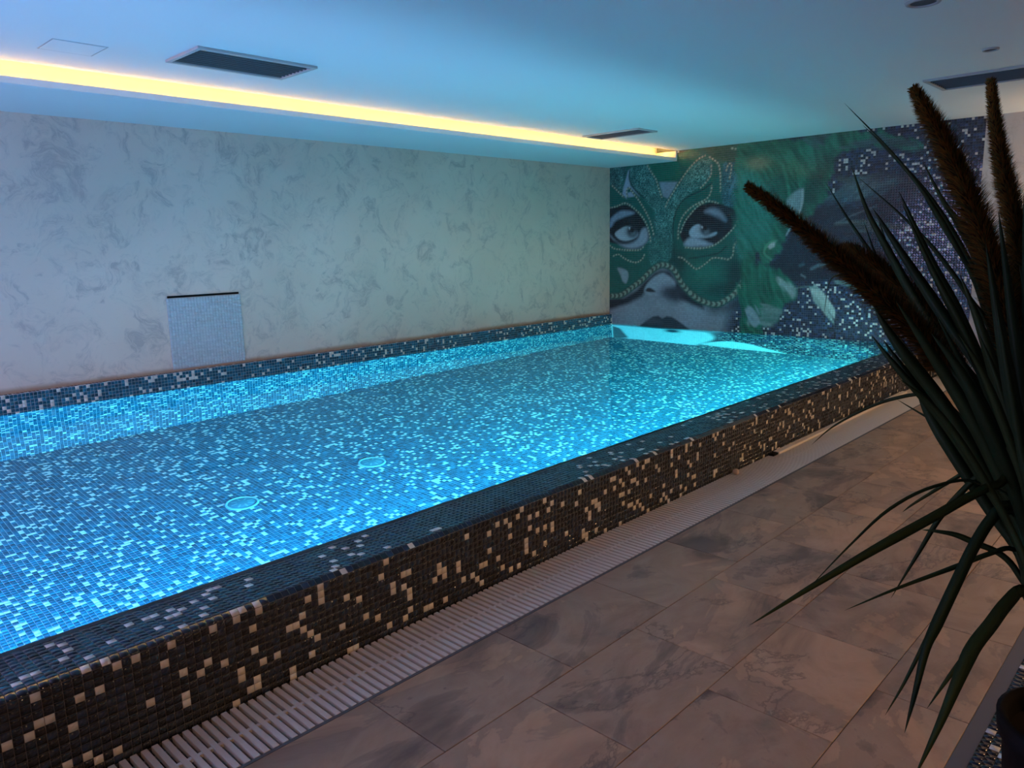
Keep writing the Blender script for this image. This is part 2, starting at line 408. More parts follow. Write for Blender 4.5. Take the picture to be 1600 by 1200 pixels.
# ---- mural wall
OPS = [
('fill', [(-0.1, -1.2), (-0.1, 1.2), (1.2, 1.2), (2.0, 0.9), (1.9, 0.316), (1.75, 0.1), (1.7, -0.25)], (0.27, 0.3, 0.32), 0.12, 1, 0),
('fill', [(-0.3, 0.155), (0.067, 0.208), (0.655, 0.143), (1.234, 0.164), (1.596, 0.097), (1.716, -0.419), (1.512, -0.937), (1.362, -1.168), (0.591, -1.235), (-0.301, -1.243)], (0.7, 0.72, 0.72), 0.05, 1, 1),
('fill', [(1.512, -0.905), (1.717, -0.64), (1.917, -0.507), (2.195, -0.564), (2.464, -0.839), (2.698, -1.094), (2.597, -1.224), (2.116, -1.085), (1.542, -1.0)], (0.66, 0.7, 0.7), 0.03, 1, 1),
('fill', [(0.053, 0.082), (0.192, -0.125), (0.333, -0.98), (0.053, -1.193)], (0.014, 0.018, 0.03), 0.03, 0.9, 0),
('ell', (1.062, 0.018), 0.14100000000000001, 0.182, (0.02, 0.03, 0.05), 1),
('fill', [(1.552, 0.736), (1.679, 0.671), (1.861, 0.678), (2.077, 0.862), (2.101, 0.996), (2.142, 0.675), (2.097, 0.319), (1.828, 0.302), (1.638, 0.487)], (0.014, 0.018, 0.03), 0.1, 0.0, 1),
('fill', [(1.633, 0.655), (1.861, 0.678), (2.02, 0.806), (2.106, 0.862), (2.084, 0.673), (1.834, 0.58), (1.635, 0.571)], (0.015, 0.02, 0.03), 0.08, 0.9, 1),
('fill', [(2.042, 1.185), (2.324, 1.186), (2.531, 1.271), (2.718, 1.657), (2.908, 1.785), (3.121, 1.882), (3.538, 1.835), (3.73, 1.926), (3.888, 1.719), (3.707, 1.523), (3.779, 1.164), (3.435, 1.003), (2.977, 0.995), (2.546, 0.931), (2.176, 0.981)], (0.014, 0.018, 0.024), 0.03, 1, 1),
('fill', [(3.714, 2.176), (4.095, 2.074), (4.198, 1.899), (4.02, 1.836), (3.694, 1.726), (3.538, 1.835), (3.38, 1.946)], (0.03, 0.022, 0.02), 0.06, 0.8, 1),
('ell', (1.303, 0.513), 0.27100000000000013, 0.243, (0.33, 0.37, 0.4), 0.9),
('ell', (0.423, 0.486), 0.39199999999999996, 0.19700000000000006, (0.36, 0.4, 0.42), 0.8),
('fill', [(-0.145, 2.707), (-0.013, 2.579), (1.109, 2.62), (1.542, 2.736), (2.067, 2.682), (2.095, 1.916), (2.082, 1.5), (2.108, 1.183), (2.087, 0.969), (1.963, 0.777), (1.816, 0.676), (1.601, 0.668), (1.345, 0.786), (1.145, 0.952), (1.009, 1.122), (0.873, 1.156), (0.771, 1.126), (0.598, 0.996), (0.384, 0.842), (0.162, 0.727), (-0.144, 0.695)], (0.012, 0.125, 0.088), 0.012, 1, 0),
('ell', (2.012, 1.049), 0.20100000000000007, 0.30700000000000016, (0.005, 0.042, 0.036), 0.95),
('ell', (1.81, 0.855), 0.2669999999999999, 0.10899999999999999, (0.005, 0.042, 0.036), 0.7),
('ell', (1.543, 1.07), 0.26, 0.16599999999999993, (0.02, 0.2, 0.13), 0.6),
('ell', (1.039, 1.279), 0.1160000000000001, 0.26900000000000013, (0.005, 0.042, 0.036), 0.8),
('ell', (1.172, 1.208), 0.09800000000000009, 0.19700000000000006, (0.005, 0.042, 0.036), 0.7),
('fill', [(0.647, 2.523), (1.079, 2.541), (1.116, 2.293), (0.854, 2.284)], (0.012, 0.15, 0.085), 0.02, 1, 1),
('fill', [(1.467, 2.691), (1.897, 2.674), (2.165, 2.646), (2.157, 2.497), (1.992, 2.423), (1.699, 2.474), (1.577, 2.563)], (0.05, 0.09, 0.05), 0.04, 0.8, 1),
('fill', [(0.821, 2.276), (1.104, 2.261), (1.041, 2.161), (0.958, 2.05), (0.884, 2.087)], (0.24, 0.32, 0.36), 0.012, 1, 0),
('fill', [(0.404, 2.508), (0.316, 2.465), (0.236, 2.24), (0.219, 2.154), (0.292, 2.085), (0.309, 2.221), (0.35, 2.233), (0.505, 2.106), (0.353, 2.262), (0.32, 2.379), (0.342, 2.463)], (0.34, 0.42, 0.5), 0.012, 1, 0),
('fill', [(0.309, 2.163), (0.363, 2.175), (0.426, 2.113), (0.319, 2.105)], (0.34, 0.42, 0.5), 0.01, 1, 0),
('glit', [(-0.004, 2.527), (0.279, 2.504), (0.227, 2.328), (0.209, 2.184), (0.136, 2.247), (-0.003, 2.315)], (0.005, 0.042, 0.036), (0.17, 0.46, 0.38), 0.02),
('glit', [(0.351, 2.477), (0.404, 2.515), (0.63, 2.504), (0.718, 2.364), (0.804, 2.232), (0.891, 2.059), (0.992, 2.012), (1.0, 1.577), (0.972, 1.294), (0.802, 1.295), (0.833, 1.51), (0.744, 1.726), (0.759, 1.868), (0.584, 2.076), (0.407, 2.229), (0.343, 2.377)], (0.012, 0.09, 0.075), (0.17, 0.46, 0.38), 0.02),
('glit', [(0.678, 1.556), (0.999, 1.634), (1.038, 1.35), (0.974, 1.208), (0.839, 1.165), (0.718, 1.164), (0.663, 1.354)], (0.012, 0.09, 0.075), (0.1, 0.34, 0.27), 0.02),
('glit', [(0.826, 1.95), (0.959, 1.972), (1.023, 2.079), (1.165, 2.263), (1.304, 2.428), (1.442, 2.509), (1.579, 2.497), (1.598, 2.364), (1.527, 2.211), (1.328, 2.116), (1.187, 2.015), (1.093, 1.882), (1.047, 1.717), (1.034, 1.52), (0.833, 1.524)], (0.012, 0.09, 0.075), (0.17, 0.46, 0.38), 0.02),
('glit', [(1.761, 2.404), (1.847, 2.435), (1.992, 2.423), (2.026, 2.267), (2.024, 1.919), (1.865, 1.901), (1.759, 1.985)], (0.012, 0.07, 0.075), (0.1, 0.3, 0.33), 0.02),
('glit', [(1.937, 1.529), (2.109, 1.551), (2.105, 1.262), (2.003, 1.289)], (0.005, 0.042, 0.036), (0.1, 0.28, 0.26), 0.02),
('line', [(1.978, 2.411), (1.94, 2.273), (1.887, 2.135), (1.86, 2.058)], 0.03, (0.1, 0.28, 0.33), 0.02, 0.6, 0),
('line', [(2.013, 2.421), (2.026, 2.267), (2.026, 2.074)], 0.02, (0.1, 0.28, 0.33), 0.02, 0.7, 0),
('line', [(0.342, 2.463), (0.338, 2.363), (0.407, 2.229), (0.584, 2.076)], 0.018, (0.01, 0.05, 0.05), 0.01, 0.9, 0),
('line', [(1.603, 2.206), (1.452, 2.122), (1.25, 2.053), (1.124, 1.936), (1.055, 1.744), (1.051, 1.52)], 0.02, (0.01, 0.045, 0.04), 0.01, 0.9, 0),
('fill', [(-0.031, 1.939), (0.119, 1.981), (0.274, 2.003), (0.41, 1.938), (0.552, 1.805), (0.642, 1.658), (0.664, 1.542), (0.609, 1.456), (0.486, 1.399), (0.324, 1.398), (0.158, 1.463), (-0.03, 1.541)], (0.012, 0.015, 0.02), 0.01, 1, 1),
('fill', [(-0.002, 1.706), (0.004, 1.796), (0.063, 1.86), (0.193, 1.924), (0.338, 1.918), (0.428, 1.882), (0.248, 1.838), (0.101, 1.785), (0.036, 1.712)], (0.28, 0.34, 0.4), 0.02, 1, 1),
('fill', [(-0.001, 1.601), (0.102, 1.509), (0.287, 1.468), (0.467, 1.517), (0.537, 1.646), (0.624, 1.673), (0.654, 1.542), (0.601, 1.463), (0.486, 1.411), (0.324, 1.408), (0.158, 1.47)], (0.36, 0.42, 0.46), 0.025, 1, 1),
('ell', (0.232, 1.491), 0.164, 0.03299999999999992, (0.03, 0.035, 0.045), 0.8),
('fill', [(0.092, 1.611), (0.176, 1.671), (0.289, 1.709), (0.412, 1.694), (0.493, 1.611), (0.449, 1.546), (0.296, 1.508), (0.167, 1.534)], (0.46, 0.52, 0.55), 0.012, 1, 1),
('ell', (0.398, 1.638), 0.121, 0.1030000000000002, (0.02, 0.025, 0.03), 1),
('ell', (0.398, 1.638), 0.08599999999999997, 0.07400000000000007, (0.02, 0.025, 0.03), 1),
('ell', (0.405, 1.613), 0.061, 0.052000000000000046, (0.16, 0.19, 0.2), 0.9),
('ell', (0.391, 1.65), 0.04299999999999998, 0.03500000000000014, (0.008, 0.01, 0.012), 1),
('line', [(0.344, 1.688), (0.347, 1.673)], 0.022, (0.6, 0.65, 0.68), 0.008, 1, 0),
('line', [(0.008, 1.661), (0.101, 1.71), (0.212, 1.751), (0.339, 1.784), (0.465, 1.757), (0.515, 1.661)], 0.03, (0.012, 0.015, 0.02), 0.02, 0.9, 0),
('fill', [(1.161, 1.574), (1.178, 1.685), (1.256, 1.806), (1.365, 1.895), (1.472, 1.944), (1.595, 1.964), (1.716, 1.948), (1.865, 1.898), (1.984, 1.83), (2.001, 1.764), (1.932, 1.648), (1.833, 1.545), (1.701, 1.453), (1.58, 1.42), (1.424, 1.408), (1.265, 1.418), (1.195, 1.489)], (0.012, 0.015, 0.02), 0.01, 1, 1),
('fill', [(1.513, 1.857), (1.612, 1.897), (1.718, 1.868), (1.795, 1.792), (1.82, 1.724), (1.706, 1.782), (1.599, 1.826)], (0.24, 0.3, 0.36), 0.03, 1, 1),
('fill', [(1.224, 1.461), (1.302, 1.529), (1.421, 1.526), (1.579, 1.462), (1.641, 1.434), (1.471, 1.416), (1.265, 1.418)], (0.4, 0.46, 0.5), 0.025, 1, 1),
('fill', [(1.296, 1.605), (1.347, 1.672), (1.432, 1.7), (1.488, 1.661), (1.575, 1.577), (1.689, 1.595), (1.683, 1.559), (1.577, 1.527), (1.421, 1.529), (1.326, 1.542)], (0.46, 0.52, 0.55), 0.012, 1, 1),
('ell', (1.54, 1.633), 0.09799999999999986, 0.08600000000000008, (0.02, 0.025, 0.03), 1),
('ell', (1.54, 1.633), 0.07000000000000006, 0.06800000000000006, (0.02, 0.025, 0.03), 1),
('ell', (1.55, 1.603), 0.04800000000000004, 0.04299999999999993, (0.17, 0.2, 0.21), 0.9),
('ell', (1.536, 1.646), 0.03400000000000003, 0.03300000000000014, (0.008, 0.01, 0.012), 1),
('line', [(1.483, 1.668), (1.488, 1.655)], 0.02, (0.5, 0.55, 0.58), 0.008, 0.9, 0),
('fill', [(0.141, 1.132), (0.299, 1.095), (0.331, 1.013), (0.295, 0.914), (0.236, 0.936), (0.194, 1.026)], (0.3, 0.38, 0.4), 0.012, 1, 1),
('fill', [(-0.028, 0.683), (0.256, 0.708), (0.474, 0.82), (0.616, 0.957), (0.771, 1.07), (0.874, 1.1), (1.009, 1.086), (1.112, 0.966), (1.246, 0.84), (1.539, 0.666), (1.541, 0.595), (1.364, 0.645), (1.183, 0.724), (1.114, 0.837), (1.046, 0.95), (0.909, 1.049), (0.772, 1.004), (0.652, 0.884), (0.618, 0.809), (0.565, 0.733), (0.33, 0.627), (0.049, 0.539), (-0.027, 0.536)], (0.018, 0.022, 0.03), 0.03, 1, 0),
('fill', [(0.878, 1.059), (0.977, 1.036), (1.079, 0.965), (1.1, 0.894), (1.014, 0.834), (0.88, 0.75), (0.776, 0.752), (0.653, 0.773), (0.6, 0.821), (0.652, 0.914), (0.755, 1.004)], (0.36, 0.41, 0.44), 0.02, 1, 1),
('ell', (1.015, 0.791), 0.19900000000000007, 0.13, (0.05, 0.06, 0.075), 0.9),
('ell', (1.116, 0.779), 0.1479999999999999, 0.11499999999999999, (0.03, 0.035, 0.045), 0.8),
('fill', [(0.621, 0.824), (0.661, 0.855), (0.723, 0.849), (0.789, 0.806), (0.741, 0.798), (0.653, 0.803)], (0.015, 0.018, 0.025), 0.012, 1, 1),
('ell', (0.882, 0.64), 0.17000000000000004, 0.118, (0.36, 0.41, 0.44), 0.5),
('fill', [(0.48, 0.291), (0.641, 0.391), (0.746, 0.461), (0.833, 0.476), (0.902, 0.441), (0.97, 0.475), (1.055, 0.469), (1.156, 0.419), (1.34, 0.314), (0.89, 0.182)], (0.035, 0.045, 0.055), 0.012, 1, 0),
('ell', (0.747, 0.397), 0.17300000000000004, 0.05199999999999999, (0.09, 0.11, 0.13), 0.5),
('line', [(-0.012, 1.972), (0.119, 1.991), (0.274, 2.027), (0.409, 1.955), (0.552, 1.834), (0.641, 1.701), (0.686, 1.556), (0.696, 1.498)], 0.02, (0.5, 0.54, 0.38), 0.008, 0.95, 1),
('line', [(0.3, 2.12), (0.291, 2.193), (0.326, 2.237), (0.39, 2.173), (0.497, 2.052), (0.586, 1.933), (0.675, 1.786), (0.728, 1.641), (0.747, 1.569)], 0.02, (0.5, 0.54, 0.38), 0.008, 0.95, 1),
('line', [(0.63, 2.511), (0.7, 2.407), (0.769, 2.318), (0.813, 2.203), (0.866, 2.074)], 0.02, (0.5, 0.54, 0.38), 0.008, 0.95, 1),
('line', [(0.043, 2.282), (0.136, 2.203), (0.246, 2.109)], 0.02, (0.5, 0.54, 0.38), 0.008, 0.95, 1),
('line', [(-0.001, 1.45), (0.084, 1.404), (0.233, 1.384), (0.415, 1.376), (0.522, 1.384), (0.592, 1.427)], 0.02, (0.5, 0.54, 0.38), 0.008, 0.95, 1),
('line', [(0.066, 1.298), (0.159, 1.32), (0.252, 1.267), (0.362, 1.222), (0.47, 1.208), (0.559, 1.252), (0.594, 1.31)], 0.02, (0.5, 0.54, 0.38), 0.008, 0.95, 1),
('line', [(1.13, 1.518), (1.133, 1.658), (1.176, 1.782), (1.254, 1.875), (1.363, 1.945), (1.471, 1.987), (1.562, 2.036), (1.602, 2.113), (1.607, 2.179)], 0.02, (0.5, 0.54, 0.38), 0.008, 0.95, 1),
('line', [(1.164, 1.601), (1.225, 1.738), (1.319, 1.845), (1.411, 1.929), (1.533, 1.984), (1.625, 1.979), (1.701, 1.955)], 0.02, (0.5, 0.54, 0.38), 0.008, 0.95, 1),
('line', [(0.927, 1.945), (0.959, 2.014), (1.055, 2.147), (1.165, 2.29), (1.289, 2.429), (1.411, 2.525), (1.502, 2.557)], 0.02, (0.5, 0.54, 0.38), 0.008, 0.95, 1),
('line', [(1.563, 2.538), (1.655, 2.478), (1.701, 2.422), (1.727, 2.289), (1.733, 2.105)], 0.02, (0.5, 0.54, 0.38), 0.008, 0.95, 1),
('line', [(1.596, 2.43), (1.592, 2.312), (1.511, 2.212), (1.451, 2.163)], 0.02, (0.5, 0.54, 0.38), 0.008, 0.95, 1),
('line', [(2.001, 1.764), (1.947, 1.661), (1.847, 1.558), (1.731, 1.466), (1.611, 1.411), (1.425, 1.389), (1.249, 1.405)], 0.02, (0.5, 0.54, 0.38), 0.008, 0.95, 1),
('line', [(1.806, 2.348), (1.833, 2.424), (1.877, 2.407), (1.854, 2.241)], 0.02, (0.5, 0.54, 0.38), 0.008, 0.95, 1),
('line', [(1.87, 2.613), (1.986, 2.576), (2.047, 2.469)], 0.02, (0.5, 0.54, 0.38), 0.008, 0.95, 1),
('line', [(1.138, 1.279), (1.204, 1.265), (1.302, 1.194), (1.4, 1.125), (1.463, 1.139), (1.57, 1.209), (1.646, 1.263), (1.767, 1.263), (1.872, 1.249), (1.93, 1.303), (1.941, 1.409), (1.975, 1.462)], 0.02, (0.5, 0.54, 0.38), 0.008, 0.95, 1),
('line', [(1.301, 1.262), (1.537, 1.289), (1.735, 1.331), (1.837, 1.411)], 0.018, (0.005, 0.042, 0.036), 0.008, 0.9, 0),
('line', [(-0.028, 0.727), (0.143, 0.732), (0.255, 0.769), (0.402, 0.864), (0.545, 0.956), (0.65, 1.046), (0.77, 1.135), (0.873, 1.176), (0.974, 1.165), (1.076, 1.108), (1.144, 1.009), (1.228, 0.897), (1.328, 0.814), (1.442, 0.747), (1.538, 0.708)], 0.1, (0.02, 0.1, 0.07), 0.02, 0.95, 0),
('line', [(-0.028, 0.727), (0.143, 0.732), (0.255, 0.769), (0.402, 0.864), (0.545, 0.956), (0.65, 1.046), (0.77, 1.135), (0.873, 1.176), (0.974, 1.165), (1.076, 1.108), (1.144, 1.009), (1.228, 0.897), (1.328, 0.814), (1.442, 0.747), (1.538, 0.708)], 0.06, (0.3, 0.38, 0.27), 0.012, 0.95, 2),
('line', [(1.328, 0.807), (1.442, 0.733), (1.601, 0.682), (1.74, 0.673), (1.86, 0.733), (1.976, 0.818), (2.059, 0.942), (2.101, 0.996)], 0.1, (0.02, 0.1, 0.07), 0.02, 0.95, 0),
('line', [(1.328, 0.807), (1.442, 0.733), (1.601, 0.682), (1.74, 0.673), (1.86, 0.733), (1.976, 0.818), (2.059, 0.942), (2.101, 0.996)], 0.06, (0.3, 0.38, 0.27), 0.012, 0.95, 2),
('feath', [(1.96, 2.591), (2.353, 2.662), (2.754, 2.646), (2.999, 2.671), (3.488, 2.654), (3.832, 2.555), (4.047, 2.442), (3.982, 2.384), (3.696, 2.448), (3.399, 2.477), (3.198, 2.408), (3.177, 2.32), (3.107, 2.144), (3.09, 1.962), (2.91, 1.758), (2.718, 1.657), (2.581, 1.467), (2.501, 1.271), (2.323, 1.2), (2.262, 1.329), (2.17, 1.156), (2.001, 1.448)], (0.006, 0.075, 0.04), (0.035, 0.23, 0.125), -0.9, 0.02, 1, 1.0),
('feath', [(1.97, 2.309), (2.281, 2.23), (2.502, 1.94), (2.399, 1.555), (2.163, 1.33), (2.005, 1.331)], (0.015, 0.16, 0.1), (0.05, 0.3, 0.21), -1.2, 0.08, 0.9, 1.0),
('feath', [(3.091, 2.443), (2.939, 2.261), (2.782, 2.087), (2.692, 1.903), (2.772, 1.709), (2.906, 1.839), (3.029, 2.097), (3.175, 2.346)], (0.006, 0.035, 0.025), (0.015, 0.1, 0.06), -0.8, 0.06, 0.85, 1.0),
('feath', [(1.99, 2.616), (2.353, 2.648), (2.643, 2.631), (2.813, 2.587), (2.535, 2.495), (2.178, 2.529)], (0.012, 0.09, 0.04), (0.03, 0.15, 0.08), -0.5, 0.05, 0.7, 1.0),
('feath', [(2.401, 2.222), (2.549, 2.184), (2.531, 1.939), (2.41, 2.001)], (0.008, 0.09, 0.055), (0.02, 0.15, 0.09), -0.9, 0.08, 0.7, 1.0),
('feath', [(2.754, 2.646), (2.999, 2.671), (3.08, 2.637), (3.005, 2.542), (2.898, 2.527)], (0.03, 0.05, 0.05), (0.1, 0.15, 0.15), -0.7, 0.03, 0.8, 1.0),
('feath', [(3.193, 2.498), (3.494, 2.567), (3.833, 2.531), (4.047, 2.437), (3.982, 2.396), (3.695, 2.46), (3.399, 2.482)], (0.04, 0.09, 0.08), (0.1, 0.17, 0.16), -0.1, 0.02, 0.9, 1.0),
('ell', (2.229, 2.4), 0.16500000000000004, 0.09699999999999998, (0.2, 0.24, 0.13), 0.8),
('fill', [(2.672, 2.013), (2.797, 2.065), (2.797, 1.898), (2.747, 1.765), (2.605, 1.902)], (0.28, 0.38, 0.36), 0.02, 0.85, 1),
('line', [(2.795, 2.054), (2.792, 1.871), (2.721, 1.711), (2.622, 1.535)], 0.022, (0.4, 0.46, 0.44), 0.01, 0.9, 0),
('fill', [(2.391, 1.399), (2.434, 1.455), (2.487, 1.468), (2.481, 1.398), (2.422, 1.371)], (0.55, 0.58, 0.5), 0.01, 1, 0),
('line', [(2.499, 1.468), (2.404, 1.442), (2.348, 1.329), (2.443, 1.243)], 0.03, (0.1, 0.36, 0.2), 0.015, 0.8, 0),
('feath', [(2.042, 1.185), (2.324, 1.186), (2.539, 1.101), (2.737, 0.935), (2.755, 0.752), (2.631, 0.699), (2.591, 0.588), (2.543, 0.464), (2.362, 0.394), (2.39, 0.308), (2.093, 0.312), (2.058, 0.563)], (0.005, 0.08, 0.042), (0.025, 0.2, 0.11), -1.1, 0.02, 1, 1.0),
('feath', [(2.541, 1.044), (2.739, 0.907), (2.749, 0.76), (2.623, 0.875)], (0.2, 0.32, 0.27), (0.38, 0.46, 0.42), -0.9, 0.02, 0.9, 1.0),
('feath', [(2.344, 0.693), (2.589, 0.645), (2.542, 0.469), (2.37, 0.416)], (0.1, 0.19, 0.16), (0.26, 0.34, 0.3), -0.2, 0.02, 0.8, 2),
('feath', [(2.152, 0.627), (2.236, 0.654), (2.312, 0.56), (2.286, 0.426), (2.171, 0.449)], (0.22, 0.3, 0.32), (0.34, 0.42, 0.42), -1, 0.02, 0.9, 1.0),
('feath', [(2.914, 0.905), (3.021, 0.946), (3.124, 0.82), (3.244, 0.618), (3.281, 0.533), (3.243, 0.55), (3.16, 0.67), (3.208, 0.534), (3.207, 0.396), (3.173, 0.532), (3.077, 0.666), (2.988, 0.774)], (0.28, 0.38, 0.33), (0.5, 0.58, 0.5), -1.0, 0.008, 1, 1.0),
('line', [(2.725, 0.892), (2.896, 0.924), (3.023, 0.913)], 0.025, (0.2, 0.3, 0.25), 0.01, 0.8, 0),
('feath', [(3.199, 0.958), (3.356, 1.015), (3.543, 0.926), (3.545, 0.886), (3.36, 0.935)], (0.14, 0.24, 0.2), (0.25, 0.34, 0.3), -0.2, 0.02, 0.9, 1.0),
('feath', [(3.067, 1.884), (3.192, 2.034), (3.37, 2.113), (3.717, 2.121), (3.864, 2.066), (3.725, 1.996), (3.534, 1.899), (3.307, 1.867)], (0.03, 0.07, 0.07), (0.13, 0.21, 0.21), 0.35, 0.03, 0.9, 1.0),
('feath', [(3.182, 2.216), (3.417, 2.173), (3.667, 2.154), (3.521, 2.115), (3.215, 2.098)], (0.03, 0.07, 0.06), (0.1, 0.16, 0.14), 0.1, 0.03, 0.8, 1.0),
('line', [(3.201, 1.652), (3.447, 1.664), (3.749, 1.623), (3.99, 1.606)], 0.035, (0.12, 0.16, 0.14), 0.02, 0.8, 0),
('line', [(3.213, 1.662), (3.392, 1.739), (3.638, 1.83)], 0.016, (0.15, 0.18, 0.17), 0.01, 0.7, 0),
('feath', [(3.37, 1.675), (3.549, 1.668), (3.749, 1.628), (3.944, 1.58), (3.753, 1.56), (3.453, 1.568)], (0.03, 0.04, 0.03), (0.1, 0.12, 0.09), 0, 0.02, 0.9, 1.0),
('line', [(2.806, 1.172), (2.844, 1.185)], 0.03, (0.07, 0.16, 0.16), 0.02, 0.8, 0),
('line', [(2.949, 1.135), (3.035, 1.179), (3.134, 1.192)], 0.035, (0.14, 0.2, 0.2), 0.02, 0.8, 0),
('line', [(2.824, 1.065), (2.877, 1.034)], 0.02, (0.2, 0.26, 0.26), 0.012, 0.8, 0),
('feath', [(3.726, 1.502), (3.77, 1.513), (3.889, 1.372), (3.951, 1.246), (3.918, 1.257), (3.834, 1.373)], (0.06, 0.1, 0.09), (0.14, 0.2, 0.18), -0.9, 0.02, 0.8, 1.0),
('feath', [(4.026, 1.257), (4.07, 1.234), (4.111, 1.177), (4.073, 1.189)], (0.06, 0.1, 0.09), (0.12, 0.16, 0.14), -0.7, 0.02, 0.8, 1.0),
('line', [(3.425, 1.562), (3.542, 1.553)], 0.03, (0.1, 0.13, 0.11), 0.02, 0.7, 0)
]

def smooth_closed(pts):
    p_ = [np.array(q, float) for q in pts]; n = len(p_); out = []
    for i in range(n):
        a, b, c, d = p_[i - 1], p_[i], p_[(i + 1) % n], p_[(i + 2) % n]
        for k in range(4):
            t = k / 4
            out.append(.5 * (2 * b + (c - a) * t + (2 * a - 5 * b + 4 * c - d) * t * t + (3 * b - a - 3 * c + d) * t ** 3))
    return np.array(out)

def seg_dist(X, Z, pts, closed):
    d = np.full(X.shape, 1e9); s = np.zeros(X.shape); acc = 0.0
    n = len(pts)
    for i in range(n if closed else n - 1):
        a = pts[i]; b = pts[(i + 1) % n]; e = b - a; L = math.hypot(*e) + 1e-9
        t = np.clip(((X - a[0]) * e[0] + (Z - a[1]) * e[1]) / (L * L), 0, 1)
        dd = np.hypot(X - a[0] - t * e[0], Z - a[1] - t * e[1])
        m_ = dd < d
        d[m_] = dd[m_]; s[m_] = acc + t[m_] * L
        acc += L
    return d, s

def inside(X, Z, pts):
    r = np.zeros(X.shape, bool); n = len(pts)
    for i in range(n):
        a = pts[i]; b = pts[(i + 1) % n]
        c = ((a[1] > Z) != (b[1] > Z)) & (X < (b[0] - a[0]) * (Z - a[1]) / (b[1] - a[1] + 1e-12) + a[0])
        r ^= c
    return r

def vnoise(x, z, seed):
    r = np.random.default_rng(seed).random((256, 256))
    xi = np.floor(x).astype(int); zi = np.floor(z).astype(int); fx = x - xi; fz = z - zi
    fx = fx * fx * (3 - 2 * fx); fz = fz * fz * (3 - 2 * fz)
    g = lambda a, b: r[a % 256, b % 256]
    return (g(xi, zi) * (1 - fx) + g(xi + 1, zi) * fx) * (1 - fz) + (g(xi, zi + 1) * (1 - fx) + g(xi + 1, zi + 1) * fx) * fz

def paint(X, Z):
    """printed picture: colour and how much of the plain mosaic is left, at points of the wall"""
    C = np.zeros(X.shape + (3,)); free = np.ones(X.shape)
    C[:] = (.02, .026, .045)
    rg = np.random.default_rng(3)
    for op in OPS:
        k = op[0]
        if k == 'ell':
            _, c, rx, rz, col, a = op
            q = ((X - c[0]) / rx) ** 2 + ((Z - c[1]) / rz) ** 2
            al = a * np.clip(1.35 * np.exp(-q * 1.3) - .1, 0, 1)
            C += (np.array(col) - C) * al[..., None]
            continue
        pts = np.array(op[1], float)
        if k == 'line':
            _, _, w_, col, soft, a, dash = op
            pts = catmull(op[1], 5); ext = w_ + soft * 2
        else:
            ext = op[3] * 2 if k == 'fill' else .08
            if k != 'fill' or op[5]: pts = smooth_closed(op[1])
        lo = pts.min(0) - ext; hi = pts.max(0) + ext
        sel = np.nonzero((X > lo[0]) & (X < hi[0]) & (Z > lo[1]) & (Z < hi[1]))
        if len(sel[0]) == 0: continue
        x = X[sel]; z = Z[sel]
        d, s = seg_dist(x, z, pts, k != 'line')
        if k == 'line':
            al = a * np.clip((w_ / 2 - d) / soft + .5, 0, 1)
            col = np.array(col) * np.ones((len(x), 3))
            if dash:
                per = .045 if dash == 1 else .075
                ph = np.sin(s / per * 2 * math.pi + (0 if dash == 1 else d * 60))
                col = col * (.62 + .5 * np.clip(ph, -.9, 1))[:, None]
        else:
            sd = np.where(inside(x, z, pts), -d, d)
            if k == 'fill':
                _, _, c_, soft, a, _s = op
                al = a * np.clip(.5 - sd / (2 * soft), 0, 1); col = np.array(c_) * np.ones((len(x), 3))
            elif k == 'glit':
                _, _, ca, cb, soft = op
                al = np.clip(.5 - sd / (2 * soft), 0, 1)
                r = rg.random(len(x)) ** 1.6 * (.45 + .75 * vnoise(x * 14, z * 14, 5))
                col = np.array(ca) + (np.array(cb) - np.array(ca)) * (r ** 1.3 * 1.25)[:, None]
            else:
                _, _, ca, cb, ang, soft, a, fq = op
                ca_, sa_ = math.cos(ang), math.sin(ang)
                u_ = x * ca_ + z * sa_; v_ = -x * sa_ + z * ca_
                ns = .6 * vnoise(u_ * 3 + 50, v_ * 26 * fq + 50 + 3 * np.sin(u_ * 4), 7) + .4 * vnoise(u_ * 7 + 9, v_ * 60 * fq + 90, 8)
                sd = sd + (vnoise(u_ * 6 + 33, v_ * 34 + 70, 9) - .5) * .08
                al = a * np.clip(.5 - sd / (2 * soft), 0, 1)
                col = np.array(ca) + (np.array(cb) - np.array(ca)) * np.clip(ns * 1.6 - .3, 0, 1)[:, None]
        C[sel] += (col - C[sel]) * al[:, None]
        free[sel] *= (1 - al)
    return C, free

